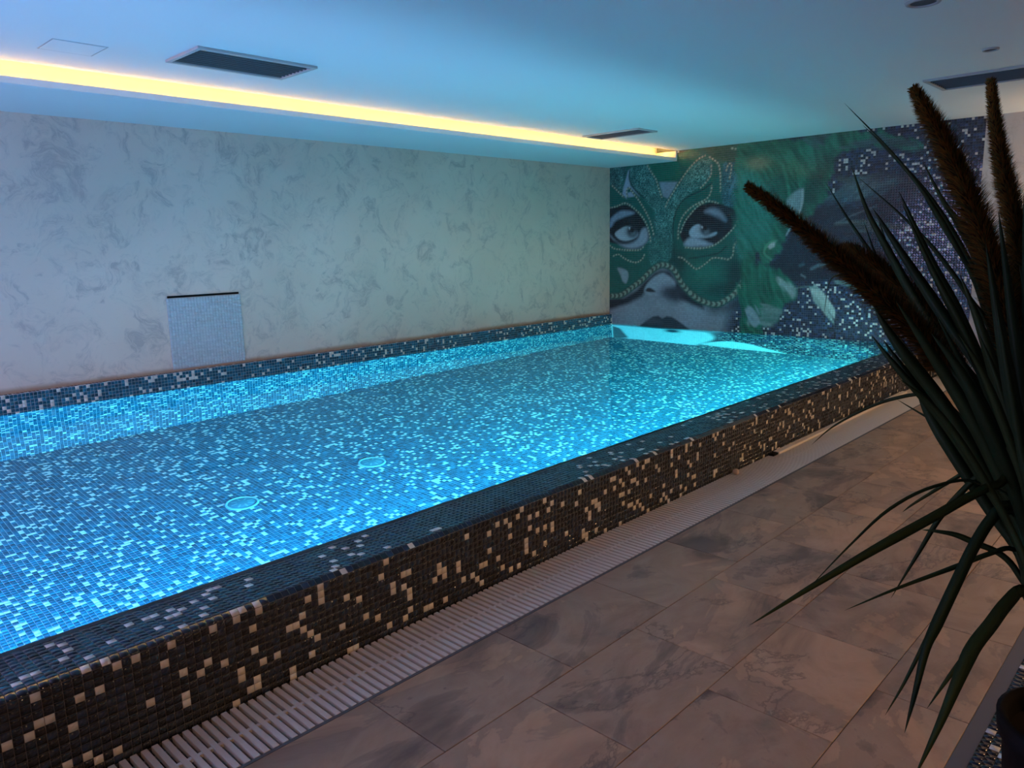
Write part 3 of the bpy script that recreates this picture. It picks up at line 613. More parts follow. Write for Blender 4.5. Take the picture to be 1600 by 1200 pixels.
def build_mural():
    root = box('wall_mural', -.05, XM, 0, .2, -1.4, ZC + .1, M['grout_mural'])
    tag(root, 'mosaic end wall with a masked face and green feathers', kind='structure')
    nu = int(round((XM - .003) / P)); z0 = ZP
    nv = int(math.ceil((ZC - z0) / P))
    pz = (ZC - z0) / nv
    U, Vv = grid(.003, .003 + nu * P, z0, z0 + nv * pz, P, pz)
    N = len(U); h = (P - .0026) / 2; hz = (pz - .0026) / 2
    g = np.array([(-1, -1), (0, -1), (1, -1), (-1, 0), (0, 0), (1, 0), (-1, 1), (0, 1), (1, 1)], float)
    X = U[:, None] + g[None, :, 0] * h; Z = Vv[:, None] + g[None, :, 1] * hz
    C, free = paint(X, Z)
    fm = free.mean(1)
    plain = tile_colours(N, .0)
    C = C * (1 - fm[:, None, None]) + plain[:, None, :] * fm[:, None, None]
    # pale tiles scattered through the plain dark mosaic, fewer towards the top
    w = (rng.random(N) < .135) & (fm > .6)
    C[w] = (WHITE * .9)
    C *= rng.uniform(.9, 1.1, (N, 1, 1))
    tl = np.where(fm > .5, .00042, .00012)
    tu = rng.uniform(-1, 1, N) * tl; tv = rng.uniform(-1, 1, N) * tl
    V = np.empty((N, 13, 3)); cc = np.empty((N, 13, 3))
    for k in range(9):
        V[:, k, 0] = X[:, k]; V[:, k, 2] = Z[:, k]
        V[:, k, 1] = -(.0024 + g[k, 0] * tu + g[k, 1] * tv)
        cc[:, k] = C[:, k]
    for j, k in enumerate((0, 2, 8, 6)):
        V[:, 9 + j, 0] = U + g[k, 0] * (h + .0004); V[:, 9 + j, 2] = Vv + g[k, 1] * (hz + .0004); V[:, 9 + j, 1] = .0005
        cc[:, 9 + j] = C[:, k]
    q = np.array([(0, 1, 4, 3), (1, 2, 5, 4), (3, 4, 7, 6), (4, 5, 8, 7), (9, 10, 2, 0), (10, 11, 8, 2), (11, 12, 6, 8), (12, 9, 0, 6)])
    Q = (np.arange(N)[:, None, None] * 13 + q[None]).reshape(-1, 4)
    me = raw_mesh('mural_tiles', V.reshape(-1, 3), Q, M['mural'], cc.reshape(-1, 3))
    o = add('mural_tiles', me, root); o['kind'] = 'stuff'
build_mural()

# ---- pool basin
bas = empty('pool_basin', (XI / 2, YE / 2, ZP)); tag(bas, 'sunken pool basin lined with blue mosaic', kind='structure')
box('basin_floor', -.1, XI + .2, YE - .2, 0, ZP - .1, ZP, M['grout'], bas)
box('basin_side', -.1, XP, YE - .2, 0, ZP, .4645, M['grout'], bas)
box('basin_side', XI, XI + .1, YE - .2, 0, ZP, ZW - .02, M['grout'], bas)
box('basin_end', XP, XI, YE - .2, YE, ZP, .40, M['grout'], bas)
U, V = grid(XP, XI, YE, -.004)
mosaic('floor_tiles', np.stack([U, V, np.full(len(U), ZP)], 1), (1, 0, 0), (0, 1, 0), (0, 0, 1), tile_colours(len(U), .13, 1), P - GAP, M['tile'], parent=bas)
U, V = grid(YE, -.004, ZP, .472)
mosaic('side_tiles', np.stack([np.full(len(U), XP), U, V], 1), (0, 1, 0), (0, 0, 1), (1, 0, 0), tile_colours(len(U), .13, 1), P - GAP, M['tile'], parent=bas)
U, V = grid(YE, -.004, ZP, ZW - .03)
mosaic('side_tiles', np.stack([np.full(len(U), XI), U, V], 1), (0, 1, 0), (0, 0, 1), (-1, 0, 0), tile_colours(len(U), .13, 1), P - GAP, M['tile'], parent=bas)
U, V = grid(.0, XP - .002, YE, -.004, .024, P)
mosaic('ledge_tiles', np.stack([U, V, np.full(len(U), .4645)], 1), (1, 0, 0), (0, 1, 0), (0, 0, 1), tile_colours(len(U), .1), .022, M['tile'], parent=bas)

# ---- pool rim: three runs of tiles (top, bevelled edge row, outer face)
rim = empty('pool_rim', (W - .1, YE / 2, 0)); tag(rim, 'raised pool rim clad in dark mosaic with scattered pale tiles', kind='structure')
slope = (ZR - ZW) / .245
xa, za = W - .022, ZR                     # outer end of the top
xb = XI
zb = za - (xa - xb) * slope
prof = [(W, -.05), (W, ZB), (xa, za), (xb, zb), (xb, ZP + .4), (W - .1, ZP + .4)]
vsr, qs = [], []
for (x, z) in prof: vsr += [(x, YE - .2, z), (x, 0, z)]
np_ = len(prof)
for i in range(np_):
    j = (i + 1) % np_
    qs.append((2 * i, 2 * i + 1, 2 * j + 1, 2 * j))
add('rim_core', raw_mesh('rim_core', vsr, qs, M['grout_dark']), rim)

ycols = np.arange(YE, -.005, P) + P / 2
ycols = ycols[ycols < -.013]
runs = []   # centres, u, v, n, rows
up_f = (ZB - .000)
nrow = 12
face_rows = [(W, ZB - (k + .5) * P) for k in range(nrow)]
tdir = np.array((xb - xa, 0, zb - za)); tl_ = np.linalg.norm(tdir); tdir /= tl_
nt = int(tl_ / P)
top_rows = [(xa + tdir[0] * (k + .5) * P, za + tdir[2] * (k + .5) * P) for k in range(nt)]
edir = np.array((xa - W, 0, za - ZB)); el_ = np.linalg.norm(edir); edir /= el_
mid = ((W + xa) / 2, (ZB + za) / 2)
specs = [('face', face_rows, (0, 1, 0), (0, 0, 1), (1, 0, 0)),
         ('top', top_rows, (0, 1, 0), tuple(-tdir), tuple(np.cross((0, 1, 0), -tdir) * (1 if np.cross((0, 1, 0), -tdir)[2] > 0 else -1))),
         ('edge', [mid], (0, 1, 0), tuple(edir), tuple(np.array((-edir[2] * -1, 0, 0)) * 0 + np.array((edir[2], 0, -edir[0]))))]
RT = np.array(ROT); CAMN = np.array(CAM)
def project(pts):
    d = (np.asarray(pts) - CAMN) @ RT
    return 800 + 1186.15 * d[:, 0] / -d[:, 2], 600 - 1186.15 * d[:, 1] / -d[:, 2], -d[:, 2]
WHITE_FACE = [(-8.574, 0.298), (-8.575, 0.219), (-8.547, 0.223), (-8.6, 0.193), (-8.65, 0.194), (-8.495, 0.168), (-8.469, 0.244), (-8.416, 0.244), (-8.364, 0.295), (-8.469, 0.063), (-8.443, 0.042), (-8.39, 0.039), (-8.523, 0.066), (-8.31, 0.295), (-8.205, 0.296), (-8.206, 0.242), (-8.071, 0.298), (-8.153, 0.192), (-8.126, 0.166), (-8.073, 0.192), (-8.046, 0.167), (-7.99, 0.119), (-7.992, 0.089), (-8.179, 0.112), (-8.153, 0.088), (-7.99, 0.299), (-7.936, 0.245), (-7.938, 0.168), (-7.942, 0.037), (-8.285, 0.144), (-8.018, 0.019), (-7.661, 0.293), (-7.663, 0.261), (-7.376, 0.299), (-7.404, 0.247), (-7.297, 0.217), (-7.271, 0.216), (-7.352, 0.191), (-7.351, 0.164), (-7.298, 0.167), (-7.272, 0.14), (-7.271, 0.112), (-7.562, 0.222), (-7.511, 0.194), (-7.59, 0.118), (-7.485, 0.117), (-7.432, 0.092), (-7.541, 0.017), (-7.379, 0.039), (-7.274, 0.064), (-7.3, 0.04), (-7.195, 0.037), (-7.167, 0.037), (-7.112, 0.195), (-7.087, 0.167), (-7.138, 0.143), (-7.065, 0.141), (-7.067, 0.031), (-6.184, 0.276), (-6.185, 0.223), (-6.129, 0.169), (-6.103, 0.141), (-6.095, 0.116), (-6.081, 0.127), (-6.054, 0.197), (-6.028, 0.169), (-6.0, 0.145), (-6.028, 0.042), (-6.134, 0.068), (-6.152, 0.039), (-6.117, 0.04), (-6.108, 0.008), (-5.949, 0.013), (-5.918, 0.274), (-5.866, 0.276), (-5.945, 0.223), (-5.866, 0.223), (-5.813, 0.251), (-5.788, 0.225), (-5.812, 0.171), (-5.788, 0.168), (-5.733, 0.169), (-5.787, 0.119), (-5.737, 0.091), (-5.707, 0.092), (-5.686, 0.068), (-5.661, 0.095), (-5.635, 0.069), (-5.608, 0.04), (-5.821, 0.017), (-5.709, 0.22), (-5.679, 0.225), (-5.658, 0.195), (-5.575, 0.196), (-5.524, 0.093), (-5.555, 0.016), (-5.784, 0.301), (-5.754, 0.273), (-5.664, 0.303), (-5.613, 0.273), (-5.592, 0.29), (-5.571, 0.3), (-5.479, 0.245), (-5.451, 0.217), (-5.331, 0.3), (-5.307, 0.273), (-5.231, 0.246), (-5.311, 0.222), (-5.263, 0.166), (-5.262, 0.143), (-5.393, 0.12), (-5.318, 0.069), (-5.392, 0.068), (-5.368, 0.043), (-5.419, 0.043), (-5.345, 0.017), (-5.212, 0.068), (-5.13, 0.118), (-5.073, 0.094), (-5.048, 0.095), (-5.052, 0.042), (-5.121, 0.195), (-5.101, 0.171), (-5.21, 0.015), (-5.156, 0.021), (-5.012, 0.272), (-5.017, 0.222), (-5.015, 0.199), (-5.167, 0.298), (-5.148, 0.274), (-5.095, 0.302), (-6.95, 0.284), (-6.816, 0.247), (-6.765, 0.272), (-6.714, 0.272), (-6.689, 0.244), (-6.636, 0.26), (-6.605, 0.3), (-6.555, 0.25), (-6.503, 0.248), (-6.445, 0.298), (-6.423, 0.25), (-6.686, 0.195), (-6.538, 0.195), (-6.482, 0.17), (-6.425, 0.17), (-6.374, 0.171), (-6.394, 0.143), (-6.29, 0.092), (-6.819, 0.17), (-6.767, 0.119), (-6.873, 0.117), (-6.824, 0.118), (-6.567, 0.142), (-6.577, 0.112), (-6.56, 0.074), (-6.45, 0.093), (-6.507, 0.07), (-6.666, 0.043), (-6.612, 0.038), (-6.742, 0.065), (-7.112, 0.199), (-7.092, 0.171), (-7.063, 0.145), (-7.006, 0.17), (-6.988, 0.14), (-7.141, 0.145), (-6.979, 0.092), (-6.928, 0.088), (-6.901, 0.064), (-6.85, 0.04), (-6.184, 0.27), (-6.189, 0.23), (-6.317, 0.257), (-6.372, 0.272), (-6.116, 0.161), (-6.09, 0.125), (-6.05, 0.2), (-6.016, 0.158), (-6.134, 0.045), (-6.117, 0.018), (-6.032, 0.043), (-5.947, 0.018), (-7.668, 0.299), (-7.672, 0.254), (-7.721, 0.271), (-7.75, 0.221), (-7.805, 0.194), (-7.778, 0.195), (-7.751, 0.172), (-7.724, 0.146), (-7.699, 0.12), (-7.725, 0.066), (-7.781, 0.041), (-7.783, 0.011), (-7.887, 0.116), (-7.834, 0.117), (-7.914, 0.065), (-7.938, 0.039), (-7.937, 0.168), (-7.936, 0.245), (-7.91, 0.303), (-7.991, 0.302), (-8.072, 0.298), (-7.989, 0.115), (-7.992, 0.087), (-7.566, 0.223), (-7.511, 0.194), (-7.484, 0.119), (-7.432, 0.096), (-7.591, 0.12), (-7.54, 0.012)]
WHITE_TOP = [(4.321, -8.597), (4.292, -8.573), (4.291, -8.542), (4.265, -8.464), (4.307, -8.411), (4.139, -8.463), (4.158, -8.437), (4.213, -8.439), (4.251, -8.334), (4.175, -8.199), (4.171, -8.153), (4.186, -8.121), (4.208, -8.091), (4.243, -8.12), (4.241, -8.145), (4.295, -8.199), (4.328, -8.147), (4.175, -8.038), (4.255, -8.04), (4.322, -8.065), (4.159, -7.983), (4.208, -7.983), (4.189, -8.247), (4.135, -7.96), (4.126, -7.928), (4.158, -7.819), (4.207, -7.84), (4.252, -7.525), (4.327, -7.581), (4.325, -7.552), (4.185, -7.419), (4.132, -7.443), (4.161, -7.338), (4.213, -7.359), (4.134, -7.284), (4.269, -7.444), (4.291, -7.417), (4.318, -7.311), (4.32, -7.071), (4.322, -7.037), (4.184, -7.524), (4.359, -5.653), (4.353, -6.107), (4.363, -6.053), (4.319, -5.844), (4.296, -5.85), (4.25, -5.875), (4.239, -5.897), (4.286, -6.021), (4.205, -5.964), (4.18, -5.92), (4.212, -5.815), (4.138, -5.766), (4.141, -5.622), (4.192, -5.651), (4.207, -5.596), (4.265, -5.662), (4.322, -5.711), (4.262, -5.732), (4.251, -5.458), (4.263, -5.492), (4.356, -5.545), (4.339, -5.488), (4.347, -5.467), (4.353, -5.433), (4.265, -5.263), (4.225, -5.117), (4.36, -5.263), (4.362, -5.215), (4.329, -5.082), (4.375, -5.11), (4.159, -5.284), (4.131, -5.387)]
WHITE_EDGE = [-8.442, -8.391, -7.992, -7.964, -7.91, -7.563, -7.242, -6.106, -6.053, -5.669, -5.491, -5.076]
allc = []
for nm, rows, u, v, n in specs:
    for r, (x, z) in enumerate(rows):
        for y in ycols: allc.append((nm, r, x, y, z))
cen = np.array([(a[2], a[3], a[4]) for a in allc])
rcols = tile_colours(len(allc), .09)
rcols[rcols.max(1) < .3] *= .4
kinds = np.array([a[0] for a in allc]); rown = np.array([a[1] for a in allc])
coln = np.round((cen[:, 1] - (YE + P / 2)) / P).astype(int)
# pale tiles of the near stretch, at the places they have on the real rim
YN0, YN1 = -8.85, -4.85
nearw = (cen[:, 1] > YN0) & (cen[:, 1] < YN1) & (rcols.max(1) > .3)
rcols[nearw] = PAL[rng.integers(0, len(PAL), nearw.sum())] * .4
def mark(kind, pts, dims):
    idx = np.nonzero(kinds == kind)[0]
    for q in pts:
        d = sum((cen[idx][:, a] - v_) ** 2 for a, v_ in zip(dims, q))
        rcols[idx[int(np.argmin(d))]] = WHITE * rng.uniform(.88, 1.0)
mark('face', WHITE_FACE, (1, 2)); mark('top', WHITE_TOP, (0, 1)); mark('edge', [(y_,) for y_ in WHITE_EDGE], (1,))
pu, pv, pz_ = project(cen)
view = (pu > -8) & (pu < 1608) & (pv > 0) & (pv < 1208) & (pz_ > .2)
dist = np.linalg.norm(cen - CAMN, axis=1)
order = np.argsort(np.where(view & (kinds != 'top'), dist, np.where(view, dist * 1.45, 1e9)))
single = np.zeros(len(allc), bool); single[order[:296]] = True
# shared small meshes, one per colour of the palette
palette = [tuple(c * .4) for c in PAL] + [tuple(WHITE), tuple(WHITE * .88)]
def tile_mesh(kind, col):
    nm, rows, u, v, n = next(s for s in specs if s[0] == kind)
    u, v, n = (np.array(a, float) for a in (u, v, n))
    h = (P - GAP) / 2; hv = h if kind != 'edge' else el_ / 2 - .0012
    vs_ = []
    for (d, k) in ((.0011, 0), (-.0005, .0003)):
        for a, b in ((-1, -1), (1, -1), (1, 1), (-1, 1)):
            vs_.append(u * a * (h + k) + v * b * (hv + k) + n * d)
    q = np.array([(0, 1, 2, 3), (4, 5, 1, 0), (5, 6, 2, 1), (6, 7, 3, 2), (7, 4, 0, 3)])
    if np.dot(np.cross(u, v), n) < 0: q = q[:, ::-1]
    return raw_mesh('mosaic_tile', vs_, q, M['tile'], np.tile(col, (8, 1)))
tm = {(s[0], i): tile_mesh(s[0], c) for s in specs for i, c in enumerate(palette)}
pal = np.array(palette)
for i in np.nonzero(single)[0]:
    c = rcols[i]
    pi_ = int(rng.integers(0, len(PAL))) if c.max() < .3 else len(PAL) + int(rng.integers(0, 2))
    o = bpy.data.objects.new('mosaic_tile', tm[(kinds[i], pi_)])
    o.location = cen[i]; link(o); setp(o, rim)
for nm, rows, u, v, n in specs:
    sel = (kinds == nm) & ~single
    if nm != 'edge':
        mosaic('rim_tiles', cen[sel], u, v, n, rcols[sel], P - GAP, M['tile'], parent=rim)
    else:
        # narrower row along the bevel
        cs = cen[sel]; h = (P - GAP) / 2; hv = el_ / 2 - .0012
        uu, vv, nn = (np.array(a, float) for a in (u, v, n))
        Vx = np.empty((len(cs), 4, 3))
        for k, (a, b) in enumerate(((-1, -1), (1, -1), (1, 1), (-1, 1))):
            Vx[:, k] = cs + uu * a * h + vv * b * hv + nn * .0010
        q = np.array([(0, 1, 2, 3)])
        if np.dot(np.cross(uu, vv), nn) < 0: q = q[:, ::-1]
        Q = (np.arange(len(cs))[:, None, None] * 4 + q[None]).reshape(-1, 4)
        o = add('rim_tiles', raw_mesh('rim_tiles', Vx.reshape(-1, 3), Q, M['tile'], np.repeat(rcols[sel], 4, axis=0)), rim); o['kind'] = 'stuff'

# ---- water
wx = np.linspace(XP + .001, XI + .12, 70); wy = np.linspace(YE, -.001, 170)
WX, WY = np.meshgrid(wx, wy, indexing='ij')
WZ = np.zeros_like(WX)
wr_ = random.Random(4)
for _ in range(14):                      # gentle standing ripples
    th = wr_.uniform(0, 2 * math.pi); lam = wr_.uniform(.45, 1.7); amp = .00042 * lam
    WZ += amp * np.sin(2 * math.pi / lam * (WX * math.cos(th) + WY * math.sin(th)) + wr_.uniform(0, 6.28))
WZ *= np.clip((XI + .02 - WX) / .25, 0, 1) * np.clip((WX - XP) / .15, 0, 1)
wv = np.stack([WX, WY, ZW + WZ], -1).reshape(-1, 3)
ii, jj = np.meshgrid(np.arange(69), np.arange(169), indexing='ij')
b0 = (ii * 170 + jj).ravel()
wat = add('pool_water', raw_mesh('pool_water', wv, np.stack([b0, b0 + 170, b0 + 171, b0 + 1], 1), M['water'], smooth=True))
wat.cycles.is_caustics_caster = True
tag(wat, 'clear glowing turquoise water filling the pool', 'water', kind='stuff')

# ---- floor
flo = empty('floor', (6.5, -6, 0)); tag(flo, 'brown stone-look tiled floor', kind='structure')
box('screed', XG + .012, XR, YR, 0, -.3, -.004, M['floor_grout'], flo)
box('channel_edge', XG, XG + .012, YR, 0, -.3, -.0005, M['edging'], flo)
box('channel_bed', W - .02, XG, YR, 0, -.3, -.12, M['dark'], flo)
cols_x = [(XG + .012, 5.072, -6.47), (5.072, 5.492, -6.70), (5.492, 5.912, -6.88), (5.912, 6.19, -6.51)]
PY = .612
tmesh = {}
for ci, (x0, x1, ys) in enumerate(cols_x):
    w_ = x1 - x0 - .003; bm = bmesh.new()
    bx(bm, -w_ / 2, w_ / 2, -(PY - .003) / 2, (PY - .003) / 2, -.010, 0, .0012)
    me = bm_mesh('floor_tile', bm, M['stone'])
    k0 = math.floor((-10.2 - ys) / PY)
    y = ys + k0 * PY
    while y < -.05:
        yc = y + PY / 2
        if yc + PY / 2 < .02:
            o = bpy.data.objects.new('floor_tile', me); o.location = ((x0 + x1) / 2, yc, random.Random(int(yc * 1000) + ci).uniform(-.0006, 0)); link(o); setp(o, flo)
        else:
            hh = (0 - y) - .003
            bm = bmesh.new(); bx(bm, -w_ / 2, w_ / 2, 0, hh, -.010, 0, .0012)
            add('floor_tile', bm_mesh('floor_tile', bm, M['stone']), flo, ((x0 + x1) / 2, y + .0015, 0))
        y += PY
box('floor_rear', XG + .012, XR, YR, -10.2, -.02, -.0005, M['stone'], flo)
# grey edging and the mosaic band beyond it
box('stone_edging', 6.19, 6.235, -10.2, 0, -.02, .0, M['edging'], flo)
box('band_bed', 6.235, XR, -10.2, 0, -.02, .0, M['grout_dark'], flo)
U, V = grid(6.236, 7.6, -9.0, -.01)
cc = tile_colours(len(U), .1)
near = (V > -7.0) & (V < -5.6) & (U < 6.30)
mosaic('band_tiles', np.stack([U, V, np.zeros(len(U))], 1)[~near], (1, 0, 0), (0, 1, 0), (0, 0, 1), cc[~near], P - GAP, M['tile'], parent=flo)
def flat_tile(col):
    h = (P - GAP) / 2; vs_ = []
    for d, k in ((.0022, 0), (-.0005, .0004)):
        for a, b in ((-1, -1), (1, -1), (1, 1), (-1, 1)): vs_.append((a * (h + k), b * (h + k), d))
    return raw_mesh('mosaic_tile', vs_, [(0, 1, 2, 3), (4, 5, 1, 0), (5, 6, 2, 1), (6, 7, 3, 2), (7, 4, 0, 3)], M['tile'], np.tile(col, (8, 1)))
ft = [flat_tile(c) for c in palette]
for i in np.nonzero(near)[0]:
    k = int(rng.integers(0, len(PAL))) if cc[i].max() < .3 else len(PAL)
    o = bpy.data.objects.new('mosaic_tile', ft[k]); o.location = (U[i], V[i], 0); link(o); setp(o, flo)

# ================================================================== THINGS
# ---- overflow grate
gr = empty('overflow_grate', (W + .147, -4.8, -.03))
tag(gr, 'long cream plastic overflow grate running along the foot of the pool rim', 'grate')
bm = bmesh.new(); bx(bm, -(XG - W - .006) / 2, (XG - W - .006) / 2, -.0098, .0098, -.022, 0, .0015)
slat_me = bm_mesh('slat', bm, M['slat'])
y = -9.45
PS = .0317
while y < -.03:
    o = bpy.data.objects.new('slat', slat_me); o.location = ((W + XG) / 2, y, 0); link(o); setp(o, gr)
    y += PS
box('connector_rod', (W + XG) / 2 - .007, (W + XG) / 2 + .007, -9.46, -.02, -.014, -.0025, M['slat'], gr)
for xx in (W + .03, XG - .03):
    box('support_rod', xx - .004, xx + .004, -9.46, -.02, -.045, -.0225, M['slat'], gr)

# ---- loose strip and pebble on the grate
st = empty('plastic_strip', (W + .035, -2.7, 0))
tag(st, 'thin white plastic strip lying on the grate against the pool rim', 'strip')
bm = bmesh.new(); bx(bm, W + .010, W + .055, -4.0, -1.2, .001, .020, .003)
add('strip_body', bm_mesh('strip_body', bm, M['white_plastic']), st)
bm = bmesh.new(); bx(bm, W + .008, W + .048, -4.07, -4.001, .001, .017, .003)  # one dark block for both the cap and the shadow at the strip's end
tag(add('cap_and_shadow', bm_mesh('cap_and_shadow', bm, M['black']), st), 'black end cap and the shadow beside it, as one dark block')
bm = bmesh.new(); bmesh.ops.create_icosphere(bm, subdivisions=3, radius=.021)
for v_ in bm.verts:
    v_.co.z *= .93; v_.co.x *= 1.04; v_.co += v_.co.normalized() * .0012 * math.sin(v_.co.x * 190 + v_.co.y * 150)
peb = add('pebble', bm_mesh('pebble', bm, mat('pale_pebble', (.62, .50, .42), .6, .3), True), None, (4.418, -4.615, .0195))
tag(peb, 'small round pale pebble on the grate beside the pool rim', 'pebble')

# ---- white mosaic cascade panel with slot in the left wall
cp = empty('cascade_panel', (0, -6.01, .485))
tag(cp, 'square white mosaic panel with dark slot set into the plaster wall', 'wall panel')
box('panel_backing', .0005, .006, -6.345, -5.675, .484, 1.10, mat('pale_grout', (.42, .44, .45), .8), cp)
U, V = grid(-6.345, -6.345 + 25 * .0268, .486, .486 + 23 * .0266, .0268, .0266)
mosaic('panel_tiles', np.stack([np.full(len(U), .006), U, V], 1), (0, 1, 0), (0, 0, 1), (1, 0, 0), np.tile(np.array((.50, .52, .52)), (len(U), 1)) * rng.uniform(.93, 1.06, (len(U), 1)), .0245, M['white_tile'], tilt=.0009, parent=cp)
box('slot', .0005, .009, -6.335, -5.69, 1.103, 1.122, M['black'], cp)  # solid black bar in place of the shade inside the slot opening
bm = bmesh.new(); bx(bm, .0005, .012, -6.345, -5.68, 1.122, 1.128, .001)
add('slot_lip', bm_mesh('slot_lip', bm, M['plaster']), cp)

# ---- pool floor inlets
for i, (x, y, lab) in enumerate([(2.05, -6.82, 'round pale floor inlet on the pool bottom, nearer the camera'), (2.057, -5.775, 'round pale floor inlet on the pool bottom, farther from the camera')]):
    t = empty('floor_inlet', (x, y, ZP)); tag(t, lab, 'pool inlet', 'inlets in the pool floor')
    r_ = .105
    o = add('ring', lathe('ring', [(r_ - .014, .004), (r_ - .012, .017), (r_ - .004, .019), (r_, .014), (r_ + .002, .002)], mat('inlet_ring', (.22, .36, .40), .4, .4)), t, (x, y, ZP))
    cov = add('cover', lathe('cover', [(.001, .020), (.05, .019), (.075, .014), (r_ - .012, .006)], M['pvc']), t, (x, y, ZP))
    for k in range(8):
        a = k * math.pi / 4
        o = add('vane', raw_mesh('vane', [(.035, -.006, .021), (.075, -.006, .016), (.075, .006, .016), (.035, .006, .021)], [(0, 1, 2, 3)], M['vane']))
        o.parent = cov; o.rotation_euler = (0, 0, a)

# ---- ceiling vents
def vent(lab, x0, x1, y0, y1, along_x):
    t = empty('ceiling_vent', ((x0 + x1) / 2, (y0 + y1) / 2, ZC)); tag(t, lab, 'vent', 'grilles in the ceiling')
    f = .028
    bm = bmesh.new()
    bx(bm, x0, x0 + f, y0, y1, ZC - .016, ZC, .002); bx(bm, x1 - f, x1, y0, y1, ZC - .016, ZC, .002)
    bx(bm, x0 + f, x1 - f, y0, y0 + f, ZC - .016, ZC, .002); bx(bm, x0 + f, x1 - f, y1 - f, y1, ZC - .016, ZC, .002)
    add('frame', bm_mesh('frame', bm, M['vent_frame']), t)
    box('filter_mesh', x0 + f, x1 - f, y0 + f, y1 - f, ZC - .003, ZC, M['grille'], t)
    n = 9
    for k in range(n):
        bm = bmesh.new()
        if along_x:
            c = y0 + f + (y1 - y0 - 2 * f) * (k + .5) / n
            bx(bm, x0 + f, x1 - f, c - .0018, c + .0018, ZC - .011, ZC - .003)
        else:
            c = x0 + f + (x1 - x0 - 2 * f) * (k + .5) / n
            bx(bm, c - .0018, c + .0018, y0 + f, y1 - f, ZC - .011, ZC - .003)
        add('slat', bm_mesh('slat', bm, M['grille']), t)
vent('long dark ceiling vent near the upper left, over the lit slot', 1.715, 2.17, -6.89, -6.10, False)
vent('slim dark ceiling vent close to the mosaic face wall', 1.20, 1.95, -2.14, -1.79, True)
vent('dark ceiling vent at the upper right behind the plant spikes', 4.73, 5.52, -2.45, -1.92, True)
# access hatch
t = empty('ceiling_hatch', (1.66, -7.39, ZC)); tag(t, 'flush square access hatch outlined in the ceiling at far left', 'hatch')
bm = bmesh.new(); bx(bm, 1.535, 1.795, -7.525, -7.255, ZC - .003, ZC, .001)
add('hatch_door', bm_mesh('hatch_door', bm, M['ceiling']), t)
bm = bmesh.new()
for a in ((1.525, 1.532, -7.535, -7.245), (1.798, 1.805, -7.535, -7.245), (1.532, 1.798, -7.535, -7.528), (1.532, 1.798, -7.252, -7.245)):
    bx(bm, *a, ZC - .0015, ZC)
add('hatch_frame', bm_mesh('hatch_frame', bm, M['vent_frame']), t)
for (x, y, r_, lab) in [(5.337, -4.60, .085, 'round ceiling fitting cut by the top edge of the photo'), (5.332, -3.18, .05, 'small round ceiling fitting above the dark right-hand vent')]:
    t = empty('ceiling_fitting', (x, y, ZC)); tag(t, lab, 'ceiling fitting')
    add('trim_ring', lathe('trim_ring', [(r_ * .72, -.006), (r_ * .75, -.012), (r_ * .93, -.012), (r_, -.001)], M['vent_frame']), t, (x, y, ZC))
    add('cone', lathe('cone', [(.001, -.003), (r_ * .4, -.003), (r_ * .72, -.006)], M['grille']), t, (x, y, ZC))

# ---- warm LED strip in the light slot
led = empty('led_strip', (.93, YR / 2, ZS + .031)); tag(led, 'warm glowing light strip inside the ceiling slot', 'led strip')
box('carrier', .915, .945, YR, -.02, ZS + .0305, ZS + .034, M['vent_frame'], led)
box('diffuser', .92, .94, YR, -.02, ZS + .0345, ZS + .042, M['led'], led)

# ---- underwater lamps in the rim side of the basin
def pool_lamp(y, col, watts, lab):
    t = empty('pool_lamp', (XI, y, -.25)); tag(t, lab, 'pool lamp', 'underwater lamps along the rim side')
    me = lathe('housing', [(.001, .03), (.07, .028), (.10, .02), (.115, .004), (.12, 0)], M['pool_lens'])
    o = add('lens', me, t, (XI - .003, y, -.25)); o.rotation_euler = (0, -math.pi / 2, 0)
    for nm, w_, size, blend, ang in (('pool_lamp_beam', watts, 150, .55, 67), ('pool_lamp_spill', watts * SPILL, 179, .32, 90)):
        l = bpy.data.lights.new(nm, 'SPOT'); l.energy = w_; l.color = (col[0] * .35, col[1], col[2]) if 'beam' in nm else (col[0] + .14, col[1], col[2]); l.shadow_soft_size = .07
        l.spot_size = math.radians(size); l.spot_blend = blend; l.cycles.is_caustics_light = True
        lo = bpy.data.objects.new(nm, l); lo.location = (XI - .10, y, -.25)
        lo.rotation_euler = (0, math.radians(ang), 0); link(lo); setp(lo, t)
SPILL = .105
K = 700.0
pool_lamp(-9.9, (.10, .44, 1.0), K * 1.0, 'underwater lamp nearest the camera, hidden below the rim')
pool_lamp(-8.1, (.09, .48, 1.0), K * 1.0, 'second underwater lamp from the camera, hidden below the rim')
pool_lamp(-6.3, (.07, .54, 1.0), K * 1.0, 'third underwater lamp from the camera, hidden below the rim')
pool_lamp(-4.5, (.06, .66, .95), K * .9, 'fourth underwater lamp from the camera, hidden below the rim')
pool_lamp(-2.7, (.05, .74, .86), K * .8, 'fifth underwater lamp from the camera, hidden below the rim')
pool_lamp(-0.9, (.05, .76, .80), K * .6, 'underwater lamp next to the mosaic face wall, hidden below the rim')

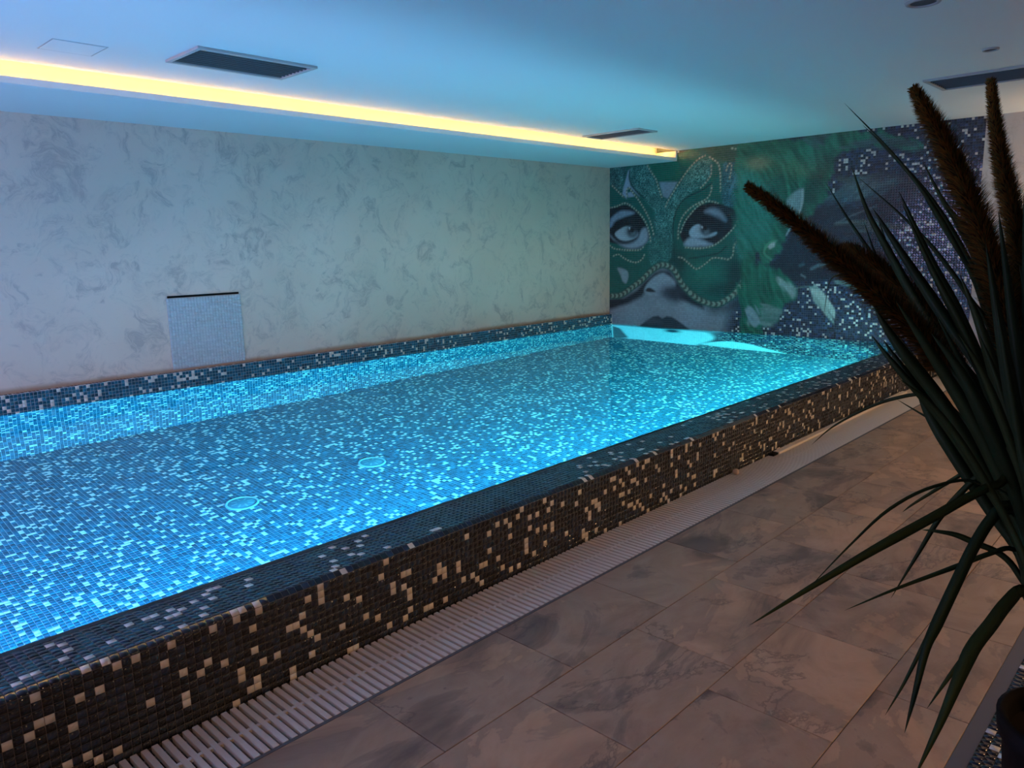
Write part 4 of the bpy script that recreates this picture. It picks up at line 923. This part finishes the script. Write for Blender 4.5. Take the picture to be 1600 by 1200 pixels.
# ---- assumed warm lamps on the unseen right wall, added to light rim and floor
def assumed_lamp(y, watts, lab):
    t = empty('assumed_lamp', (XR, y, 1.9)); tag(t, lab, 'assumed wall lamp', 'assumed warm lamps on the unseen right wall')
    box('back_plate', XR - .02, XR, y - .06, y + .06, 1.8, 2.0, M['brass'], t, .004)
    add('glass_shade', lathe('glass_shade', [(.05, -.12), (.065, -.10), (.075, 0), (.065, .10), (.05, .12)], M['assumed_lamp_glass']), t, (XR - .11, y, 1.9))
    l = bpy.data.lights.new('assumed_lamp_light', 'SPOT'); l.energy = watts; l.color = (1.0, .53, .21); l.shadow_soft_size = .09
    l.spot_size = math.radians(116); l.spot_blend = .25
    lo = bpy.data.objects.new('assumed_lamp_light', l); lo.location = (XR - .25, y, 1.9); lo.rotation_euler = (0, math.radians(36), 0); link(lo); setp(lo, t)
assumed_lamp(-3.4, 290, 'assumed warm wall lamp added on the unseen right wall, farther from the camera')  # lamp out of view, added to warm the rim face and floor
assumed_lamp(-10.0, 120, 'assumed warm wall lamp added on the unseen right wall, nearer the camera')  # lamp behind the camera, added for warm light on the near rim

t = empty('assumed_lamp', (5.75, 0, 1.8)); tag(t, 'assumed warm lamp added out of view on the beige end wall beyond the mosaic', 'assumed wall lamp')  # assumed lamp beyond the frame, added to brighten the beige wall
box('back_plate', 5.69, 5.81, -.02, 0, 1.7, 1.9, M['brass'], t, .004)
add('glass_shade', lathe('glass_shade', [(.05, -.12), (.065, -.10), (.075, 0), (.065, .10), (.05, .12)], M['assumed_lamp_glass']), t, (5.75, -.11, 1.8))
l = bpy.data.lights.new('assumed_lamp_light', 'POINT'); l.energy = 26; l.color = (1.0, .72, .46); l.shadow_soft_size = .08
lo = bpy.data.objects.new('assumed_lamp_light', l); lo.location = (5.75, -.28, 1.8); link(lo); setp(lo, t)

# ---- far potted palm by the beige wall
fx, fy = 5.02, -.34
pp = empty('potted_palm', (fx, fy, 0)); tag(pp, 'small dark palm in a white pot beside the mosaic wall', 'potted plant')
add('pot', lathe('pot', [(.001, .0), (.11, .0), (.125, .01), (.15, .22), (.165, .225), (.17, .27), (.155, .27), (.145, .23)], M['pot_white']), pp, (fx, fy, 0))
add('soil', lathe('soil', [(.001, .245), (.148, .24)], M['soil']), pp, (fx, fy, 0))
rr = random.Random(5)
def tube(path, radii, segs=6):
    path = [Vector(p_) for p_ in path]; vs_, q = [], []
    for i, p_ in enumerate(path):
        tg = (path[min(i + 1, len(path) - 1)] - path[max(i - 1, 0)]).normalized()
        a = tg.cross(Vector((.3, .9, .2))).normalized(); b = tg.cross(a)
        for k in range(segs):
            an = 2 * math.pi * k / segs
            vs_.append(p_ + (a * math.cos(an) + b * math.sin(an)) * radii[i])
        if i:
            for k in range(segs):
                k2 = (k + 1) % segs
                q.append(((i - 1) * segs + k, (i - 1) * segs + k2, i * segs + k2, i * segs + k))
    return vs_, q
def blade_mesh(name, path, width, m, twist=0.0, thick=.0012, ref=None):
    """pointed leaf: path from tip to foot, diamond section"""
    n = len(path); vs_, q = [], []
    for i in range(n):
        p_ = Vector(path[i])
        tg = (Vector(path[min(i + 1, n - 1)]) - Vector(path[max(i - 1, 0)])).normalized()
        rf = (ref - p_).normalized() if ref is not None else Vector((0, 0, 1))
        s = tg.cross(rf)
        if s.length < 1e-4: s = tg.cross(Vector((1, 0, 0)))
        s.normalize(); nn = s.cross(tg).normalized()
        an = twist * i / n
        s2 = s * math.cos(an) + nn * math.sin(an); n2 = nn * math.cos(an) - s * math.sin(an)
        t_ = i / (n - 1)
        w_ = width * .5 * min(1.0, (t_ / .35) ** .75 + .02) * (1 - .25 * max(0, t_ - .6))
        th = max(thick, w_ * .12)
        vs_ += [p_ - s2 * w_, p_ + n2 * th, p_ + s2 * w_, p_ - n2 * thick * .5]
        if i:
            o_ = (i - 1) * 4
            for k in range(4):
                k2 = (k + 1) % 4
                q.append((o_ + k, o_ + k2, o_ + 4 + k2, o_ + 4 + k))
    return raw_mesh(name, vs_, q, m, smooth=False)
for k in range(9):
    a = rr.uniform(0, 6.28); r0 = rr.uniform(.01, .08); hgt = rr.uniform(.42, .85); lean = rr.uniform(.03, .14)
    p0 = Vector((fx + r0 * math.cos(a), fy + r0 * math.sin(a), .24)); p1 = p0 + Vector((lean * math.cos(a), lean * math.sin(a) * .6, hgt))
    vs_, q = tube([p0, p0.lerp(p1, .5) + Vector((.01, 0, 0)), p1], [.007, .006, .004])
    add('stem', raw_mesh('stem', vs_, q, M['stem'], smooth=True), pp)
    for j in range(7):
        b = rr.uniform(0, 6.28); L_ = rr.uniform(.12, .26); up_ = rr.uniform(-.06, .16)
        tip = p1 + Vector((L_ * math.cos(b), min(L_ * math.sin(b), .28 - 0), up_))
        tip.y = min(tip.y, -.02)
        q0 = p0.lerp(p1, rr.uniform(.45, 1.0))
        mid_ = q0.lerp(tip, .5) + Vector((0, 0, .05))
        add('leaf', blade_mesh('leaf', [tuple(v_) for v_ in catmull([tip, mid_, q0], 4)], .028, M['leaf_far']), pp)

# ---- foreground ornamental grass in a black pot
BX, BY, BZ = (6.51, -6.93, 0.34)
pg = empty('potted_grass', (BX, BY, 0)); tag(pg, 'tall ornamental grass with brown foxtail spikes in a black pot', 'potted plant')
add('pot', lathe('pot', [(.001, .0035), (.12, .0035), (.135, .01), (.16, .16), (.17, .29), (.182, .30), (.186, .345), (.172, .352), (.16, .33), (.15, .30)], M['black'], 40), pg, (BX, BY, 0))
add('soil', lathe('soil', [(.001, .312), (.155, .305)], M['soil'], 40), pg, (BX, BY, 0))
BLADES = [
([(6.003, -7.654, 0.724), (6.074, -7.527, 0.784), (6.152, -7.392, 0.846), (6.222, -7.267, 0.896), (6.273, -7.166, 0.932), (6.306, -7.087, 0.944), (6.346, -7.011, 0.915)], 0.0214),
([(6.076, -6.992, 0.561), (6.125, -6.972, 0.689), (6.173, -6.953, 0.812), (6.236, -6.927, 0.915), (6.281, -6.93, 0.968), (6.332, -6.947, 0.943)], 0.0148),
([(6.074, -7.322, 0.653), (6.152, -7.226, 0.696), (6.238, -7.122, 0.737), (6.301, -7.043, 0.767), (6.333, -7.0, 0.771), (6.368, -6.97, 0.72)], 0.0115),
([(6.231, -7.368, 0.437), (6.235, -7.328, 0.515), (6.239, -7.286, 0.605), (6.247, -7.252, 0.649), (6.265, -7.197, 0.732), (6.282, -7.147, 0.806), (6.301, -7.099, 0.863), (6.324, -7.053, 0.891), (6.361, -7.019, 0.828)], 0.0247),
([(6.182, -7.342, 0.444), (6.203, -7.294, 0.51), (6.226, -7.237, 0.6), (6.239, -7.201, 0.645), (6.262, -7.145, 0.733), (6.282, -7.093, 0.815), (6.316, -7.035, 0.868), (6.36, -7.0, 0.792)], 0.0132),
([(6.293, -7.518, 0.446), (6.311, -7.441, 0.53), (6.323, -7.373, 0.603), (6.332, -7.314, 0.652), (6.348, -7.252, 0.685), (6.363, -7.191, 0.716), (6.381, -7.133, 0.73), (6.405, -7.089, 0.665)], 0.0296),
([(6.272, -7.378, 0.518), (6.295, -7.317, 0.574), (6.321, -7.254, 0.627), (6.341, -7.198, 0.671), (6.363, -7.143, 0.71), (6.398, -7.092, 0.68)], 0.0148),
([(6.032, -6.813, 1.148), (6.074, -6.852, 1.08), (6.115, -6.887, 1.027), (6.188, -6.904, 0.929), (6.269, -6.914, 0.824), (6.341, -6.929, 0.736), (6.392, -6.973, 0.616)], 0.0312),
([(5.994, -7.015, 1.325), (6.028, -7.022, 1.276), (6.079, -7.017, 1.206), (6.163, -6.992, 1.093), (6.248, -6.972, 0.956), (6.335, -6.955, 0.798), (6.392, -6.973, 0.616)], 0.0312),
([(5.75, -6.484, 1.84), (5.875, -6.509, 1.713), (5.972, -6.556, 1.609), (6.054, -6.616, 1.508), (6.125, -6.686, 1.414), (6.189, -6.759, 1.331), (6.276, -6.838, 1.135), (6.355, -6.948, 0.853)], 0.0197),
([(5.758, -6.58, 1.711), (5.832, -6.637, 1.574), (5.908, -6.684, 1.467), (5.99, -6.729, 1.351), (6.074, -6.768, 1.243), (6.172, -6.796, 1.129), (6.286, -6.833, 0.923), (6.37, -6.906, 0.683)], 0.0247),
([(5.855, -6.661, 1.58), (5.934, -6.696, 1.479), (6.023, -6.725, 1.364), (6.108, -6.756, 1.256), (6.201, -6.783, 1.137), (6.297, -6.826, 0.94), (6.372, -6.904, 0.683)], 0.0312),
([(5.913, -6.281, 1.744), (6.002, -6.361, 1.613), (6.08, -6.446, 1.506), (6.139, -6.547, 1.409), (6.21, -6.653, 1.239), (6.295, -6.767, 0.994), (6.375, -6.902, 0.683)], 0.0312),
([(5.851, -6.203, 1.733), (5.946, -6.29, 1.597), (6.033, -6.375, 1.502), (6.116, -6.474, 1.366), (6.204, -6.586, 1.161), (6.303, -6.71, 0.863), (6.369, -6.842, 0.66)], 0.0263),
([(5.763, -6.788, 0.881), (5.83, -6.808, 0.951), (5.917, -6.811, 1.017), (6.002, -6.82, 1.062), (6.086, -6.838, 1.083), (6.171, -6.869, 1.045), (6.273, -6.906, 0.921), (6.368, -6.965, 0.735)], 0.0099),
([(5.965, -6.695, 1.035), (6.05, -6.736, 1.007), (6.129, -6.782, 0.986), (6.195, -6.84, 0.969), (6.259, -6.905, 0.926), (6.348, -6.969, 0.794)], 0.0099),
([(6.054, -6.495, 0.931), (6.153, -6.658, 0.862), (6.252, -6.821, 0.794), (6.364, -6.977, 0.705)], 0.0099),
([(6.044, -6.834, 0.748), (6.085, -6.87, 0.795), (6.178, -6.846, 0.884), (6.228, -6.873, 0.933), (6.286, -6.906, 0.932), (6.358, -6.956, 0.809)], 0.0115),
([(6.142, -7.015, 0.775), (6.172, -7.011, 0.778), (6.214, -6.998, 0.775), (6.256, -6.987, 0.761), (6.304, -6.972, 0.743), (6.343, -6.97, 0.705), (6.388, -6.977, 0.616)], 0.0148),
([(5.985, -7.332, 0.674), (6.052, -7.243, 0.784), (6.11, -7.17, 0.865), (6.181, -7.092, 0.916), (6.257, -7.021, 0.922), (6.345, -6.965, 0.824)], 0.0082),
([(5.669, -6.506, 1.232), (5.728, -6.614, 1.37), (5.828, -6.719, 1.371), (5.985, -6.803, 1.239), (6.174, -6.876, 1.03), (6.347, -6.967, 0.809)], 0.0066),
([(5.625, -6.434, 1.677), (5.748, -6.524, 1.539), (5.912, -6.588, 1.347), (6.078, -6.65, 1.158), (6.233, -6.724, 0.958), (6.359, -6.844, 0.692)], 0.0132),
([(5.974, -6.821, 1.613), (6.063, -6.852, 1.447), (6.155, -6.879, 1.29), (6.246, -6.912, 1.111), (6.356, -6.954, 0.824)], 0.0312),
([(6.065, -7.083, 1.348), (6.133, -7.05, 1.235), (6.215, -7.012, 1.092), (6.287, -6.985, 0.943), (6.365, -6.961, 0.764)], 0.0312),
([(6.148, -7.091, 1.278), (6.21, -7.076, 1.192), (6.275, -7.067, 1.066), (6.343, -7.063, 0.913), (6.398, -7.074, 0.749)], 0.0312),
([(6.168, -6.969, 1.405), (6.228, -6.985, 1.273), (6.292, -7.007, 1.102), (6.348, -7.035, 0.937), (6.402, -7.07, 0.749)], 0.0312),
([(6.229, -7.033, 1.479), (6.269, -7.042, 1.31), (6.317, -7.05, 1.113), (6.366, -7.058, 0.916), (6.404, -7.069, 0.749)], 0.0312),
([(6.217, -6.884, 1.552), (6.27, -6.93, 1.33), (6.32, -6.972, 1.13), (6.37, -7.021, 0.908), (6.406, -7.067, 0.749)], 0.0312),
([(6.256, -6.836, 1.595), (6.292, -6.897, 1.373), (6.33, -6.956, 1.158), (6.371, -7.013, 0.936), (6.408, -7.065, 0.749)], 0.0312),
([(6.104, -5.936, 1.272), (6.153, -6.264, 1.117), (6.25, -6.559, 0.908), (6.35, -6.84, 0.739)], 0.0312),
([(6.251, -6.535, 1.687), (6.283, -6.642, 1.441), (6.325, -6.757, 1.128), (6.368, -6.865, 0.833), (6.395, -6.947, 0.704)], 0.0312),
([(6.367, -6.466, 1.519), (6.357, -6.592, 1.358), (6.361, -6.73, 1.096), (6.38, -6.854, 0.833), (6.398, -6.945, 0.704)], 0.0312),
([(6.485, -6.28, 1.256), (6.428, -6.467, 1.166), (6.399, -6.65, 0.988), (6.388, -6.821, 0.793), (6.402, -6.941, 0.704)], 0.0312),
([(6.565, -6.205, 0.696), (6.481, -6.394, 0.84), (6.42, -6.598, 0.842), (6.396, -6.793, 0.736), (6.405, -6.945, 0.675)], 0.0312),
([(6.376, -5.843, 1.719), (6.328, -6.146, 1.558), (6.328, -6.429, 1.295), (6.356, -6.704, 0.958), (6.4, -6.943, 0.704)], 0.0312)
]
SPIKES = [
[(5.659, -7.046, 1.64, 0.0138), (5.717, -7.044, 1.601, 0.0204), (5.8, -7.026, 1.532, 0.0251), (5.881, -7.011, 1.46, 0.033), (5.973, -6.989, 1.371, 0.0373), (6.063, -6.968, 1.285, 0.0431), (6.153, -6.953, 1.178, 0.0471)],
[(5.749, -6.581, 1.465, 0.0178), (5.812, -6.607, 1.432, 0.0387), (5.9, -6.615, 1.376, 0.0491), (5.98, -6.634, 1.306, 0.0515), (6.045, -6.669, 1.23, 0.0502), (6.125, -6.7, 1.115, 0.0454)],
[(5.972, -6.754, 1.881, 0.0135), (6.012, -6.762, 1.815, 0.025), (6.065, -6.765, 1.721, 0.0347), (6.12, -6.772, 1.606, 0.0408), (6.175, -6.782, 1.476, 0.042), (6.223, -6.798, 1.35, 0.0431), (6.274, -6.818, 1.196, 0.0411)],
[(6.09, -6.49, 1.916, 0.0124), (6.123, -6.537, 1.783, 0.0192), (6.161, -6.577, 1.66, 0.0275), (6.205, -6.613, 1.524, 0.0338), (6.241, -6.656, 1.392, 0.0366), (6.282, -6.707, 1.216, 0.036)],
[(6.263, -6.599, 1.667, 0.0099), (6.261, -6.669, 1.537, 0.0227), (6.27, -6.73, 1.395, 0.0321), (6.291, -6.78, 1.257, 0.0348), (6.316, -6.821, 1.137, 0.0312)]
]
rb = random.Random(9)
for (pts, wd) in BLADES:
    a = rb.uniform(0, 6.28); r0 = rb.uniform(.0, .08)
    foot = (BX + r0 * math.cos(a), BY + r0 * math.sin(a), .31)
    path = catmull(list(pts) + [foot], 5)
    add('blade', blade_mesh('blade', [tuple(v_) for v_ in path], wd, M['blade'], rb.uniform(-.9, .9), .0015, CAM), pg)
for (pts, wd) in BLADES[8:14] + BLADES[22:31]:
    # slimmer companions of the upright blades
    for rep_ in range(2):
        j = Vector((rb.uniform(-.06, .10), rb.uniform(-.12, .12), rb.uniform(-.18, .06)))
        a = rb.uniform(0, 6.28); r0 = rb.uniform(.0, .09); m_ = len(pts)
        foot = (BX + r0 * math.cos(a), BY + r0 * math.sin(a), .31)
        path = catmull([tuple(Vector(q_) + j * (1 - i_ / m_)) for i_, q_ in enumerate(pts)] + [foot], 5)
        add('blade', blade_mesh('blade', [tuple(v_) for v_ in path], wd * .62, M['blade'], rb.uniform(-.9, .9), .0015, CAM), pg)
def spike(pts):
    a = rb.uniform(0, 6.28); foot = (BX + .04 * math.cos(a), BY + .04 * math.sin(a), .31)
    ax = catmull([p_[:3] for p_ in pts], 8); rad = catmull([(p_[3], 0, 0) for p_ in pts], 8)[:, 0]
    st_path = [pts[-1][:3]] + [tuple(Vector(pts[-1][:3]).lerp(Vector(foot), t)) for t in (.33, .66, 1)]
    sv, sq = tube(st_path, [.006, .007, .008, .009], 8)
    s_o = add('stalk', raw_mesh('stalk', sv, sq, M['stem'], smooth=True), pg)
    cv_, cq = tube([tuple(v_) for v_ in ax], [max(.002, r_ * .45) for r_ in rad], 10)
    V_ = [tuple(v_) for v_ in cv_]; Q_ = list(cq); Cc = [(.016, .009, .004)] * len(V_)
    L_ = np.r_[0, np.cumsum(np.linalg.norm(np.diff(ax, axis=0), axis=1))]
    n = int(9000 * L_[-1] / .6)
    g = np.random.default_rng(int(rb.random() * 1e6))
    for s_ in g.uniform(0, L_[-1], n):
        i = min(np.searchsorted(L_, s_, side='right') - 1, len(ax) - 2)
        f = (s_ - L_[i]) / (L_[i + 1] - L_[i])
        c = Vector(ax[i] + (ax[i + 1] - ax[i]) * f); r_ = rad[i] + (rad[i + 1] - rad[i]) * f
        tg = Vector(ax[i] - ax[i + 1]).normalized()      # towards the tip
        e1 = tg.cross(Vector((.2, .3, .9))).normalized(); e2 = tg.cross(e1)
        an = g.uniform(0, 2 * math.pi)
        d = e1 * math.cos(an) + e2 * math.sin(an)
        ln = r_ * g.uniform(.5, 1.25)
        p0 = c + d * (r_ * .30)
        p1 = p0 + (d * .86 + tg * .5).normalized() * ln
        sd = tg.cross(d) * g.uniform(.0010, .0020)
        mid_ = p0.lerp(p1, .6) + d * .001
        k = len(V_)
        V_ += [tuple(p0 - sd), tuple(p0 + sd), tuple(p1), tuple(mid_ - sd)]
        Q_.append((k, k + 1, k + 2, k + 3))
        t_ = g.random()
        c0 = np.array((.24, .12, .022)) if t_ < .55 else (np.array((.11, .10, .026)) if t_ < .85 else np.array((.045, .02, .008)))
        c0 = c0 * g.uniform(.6, 1.2)
        Cc += [tuple(c0 * .7)] * 2 + [tuple(c0)] * 2
    o = add('foxtail_spike', raw_mesh('foxtail_spike', V_, Q_, M['spike'], np.array(Cc)), s_o)
    o['label'] = 'brown bristly foxtail spike'
for p_ in SPIKES: spike(p_)

# light refracted out of the pool reaches these surfaces
for o in bpy.data.objects:
    top = o
    while top.parent: top = top.parent
    if o.type == 'MESH' and top.name.split('.')[0] in ('ceiling', 'trim_1', 'wall_left', 'wall_mural', 'wall_back', 'cascade_panel', 'ceiling_vent', 'ceiling_hatch'):
        o.cycles.is_caustics_receiver = True
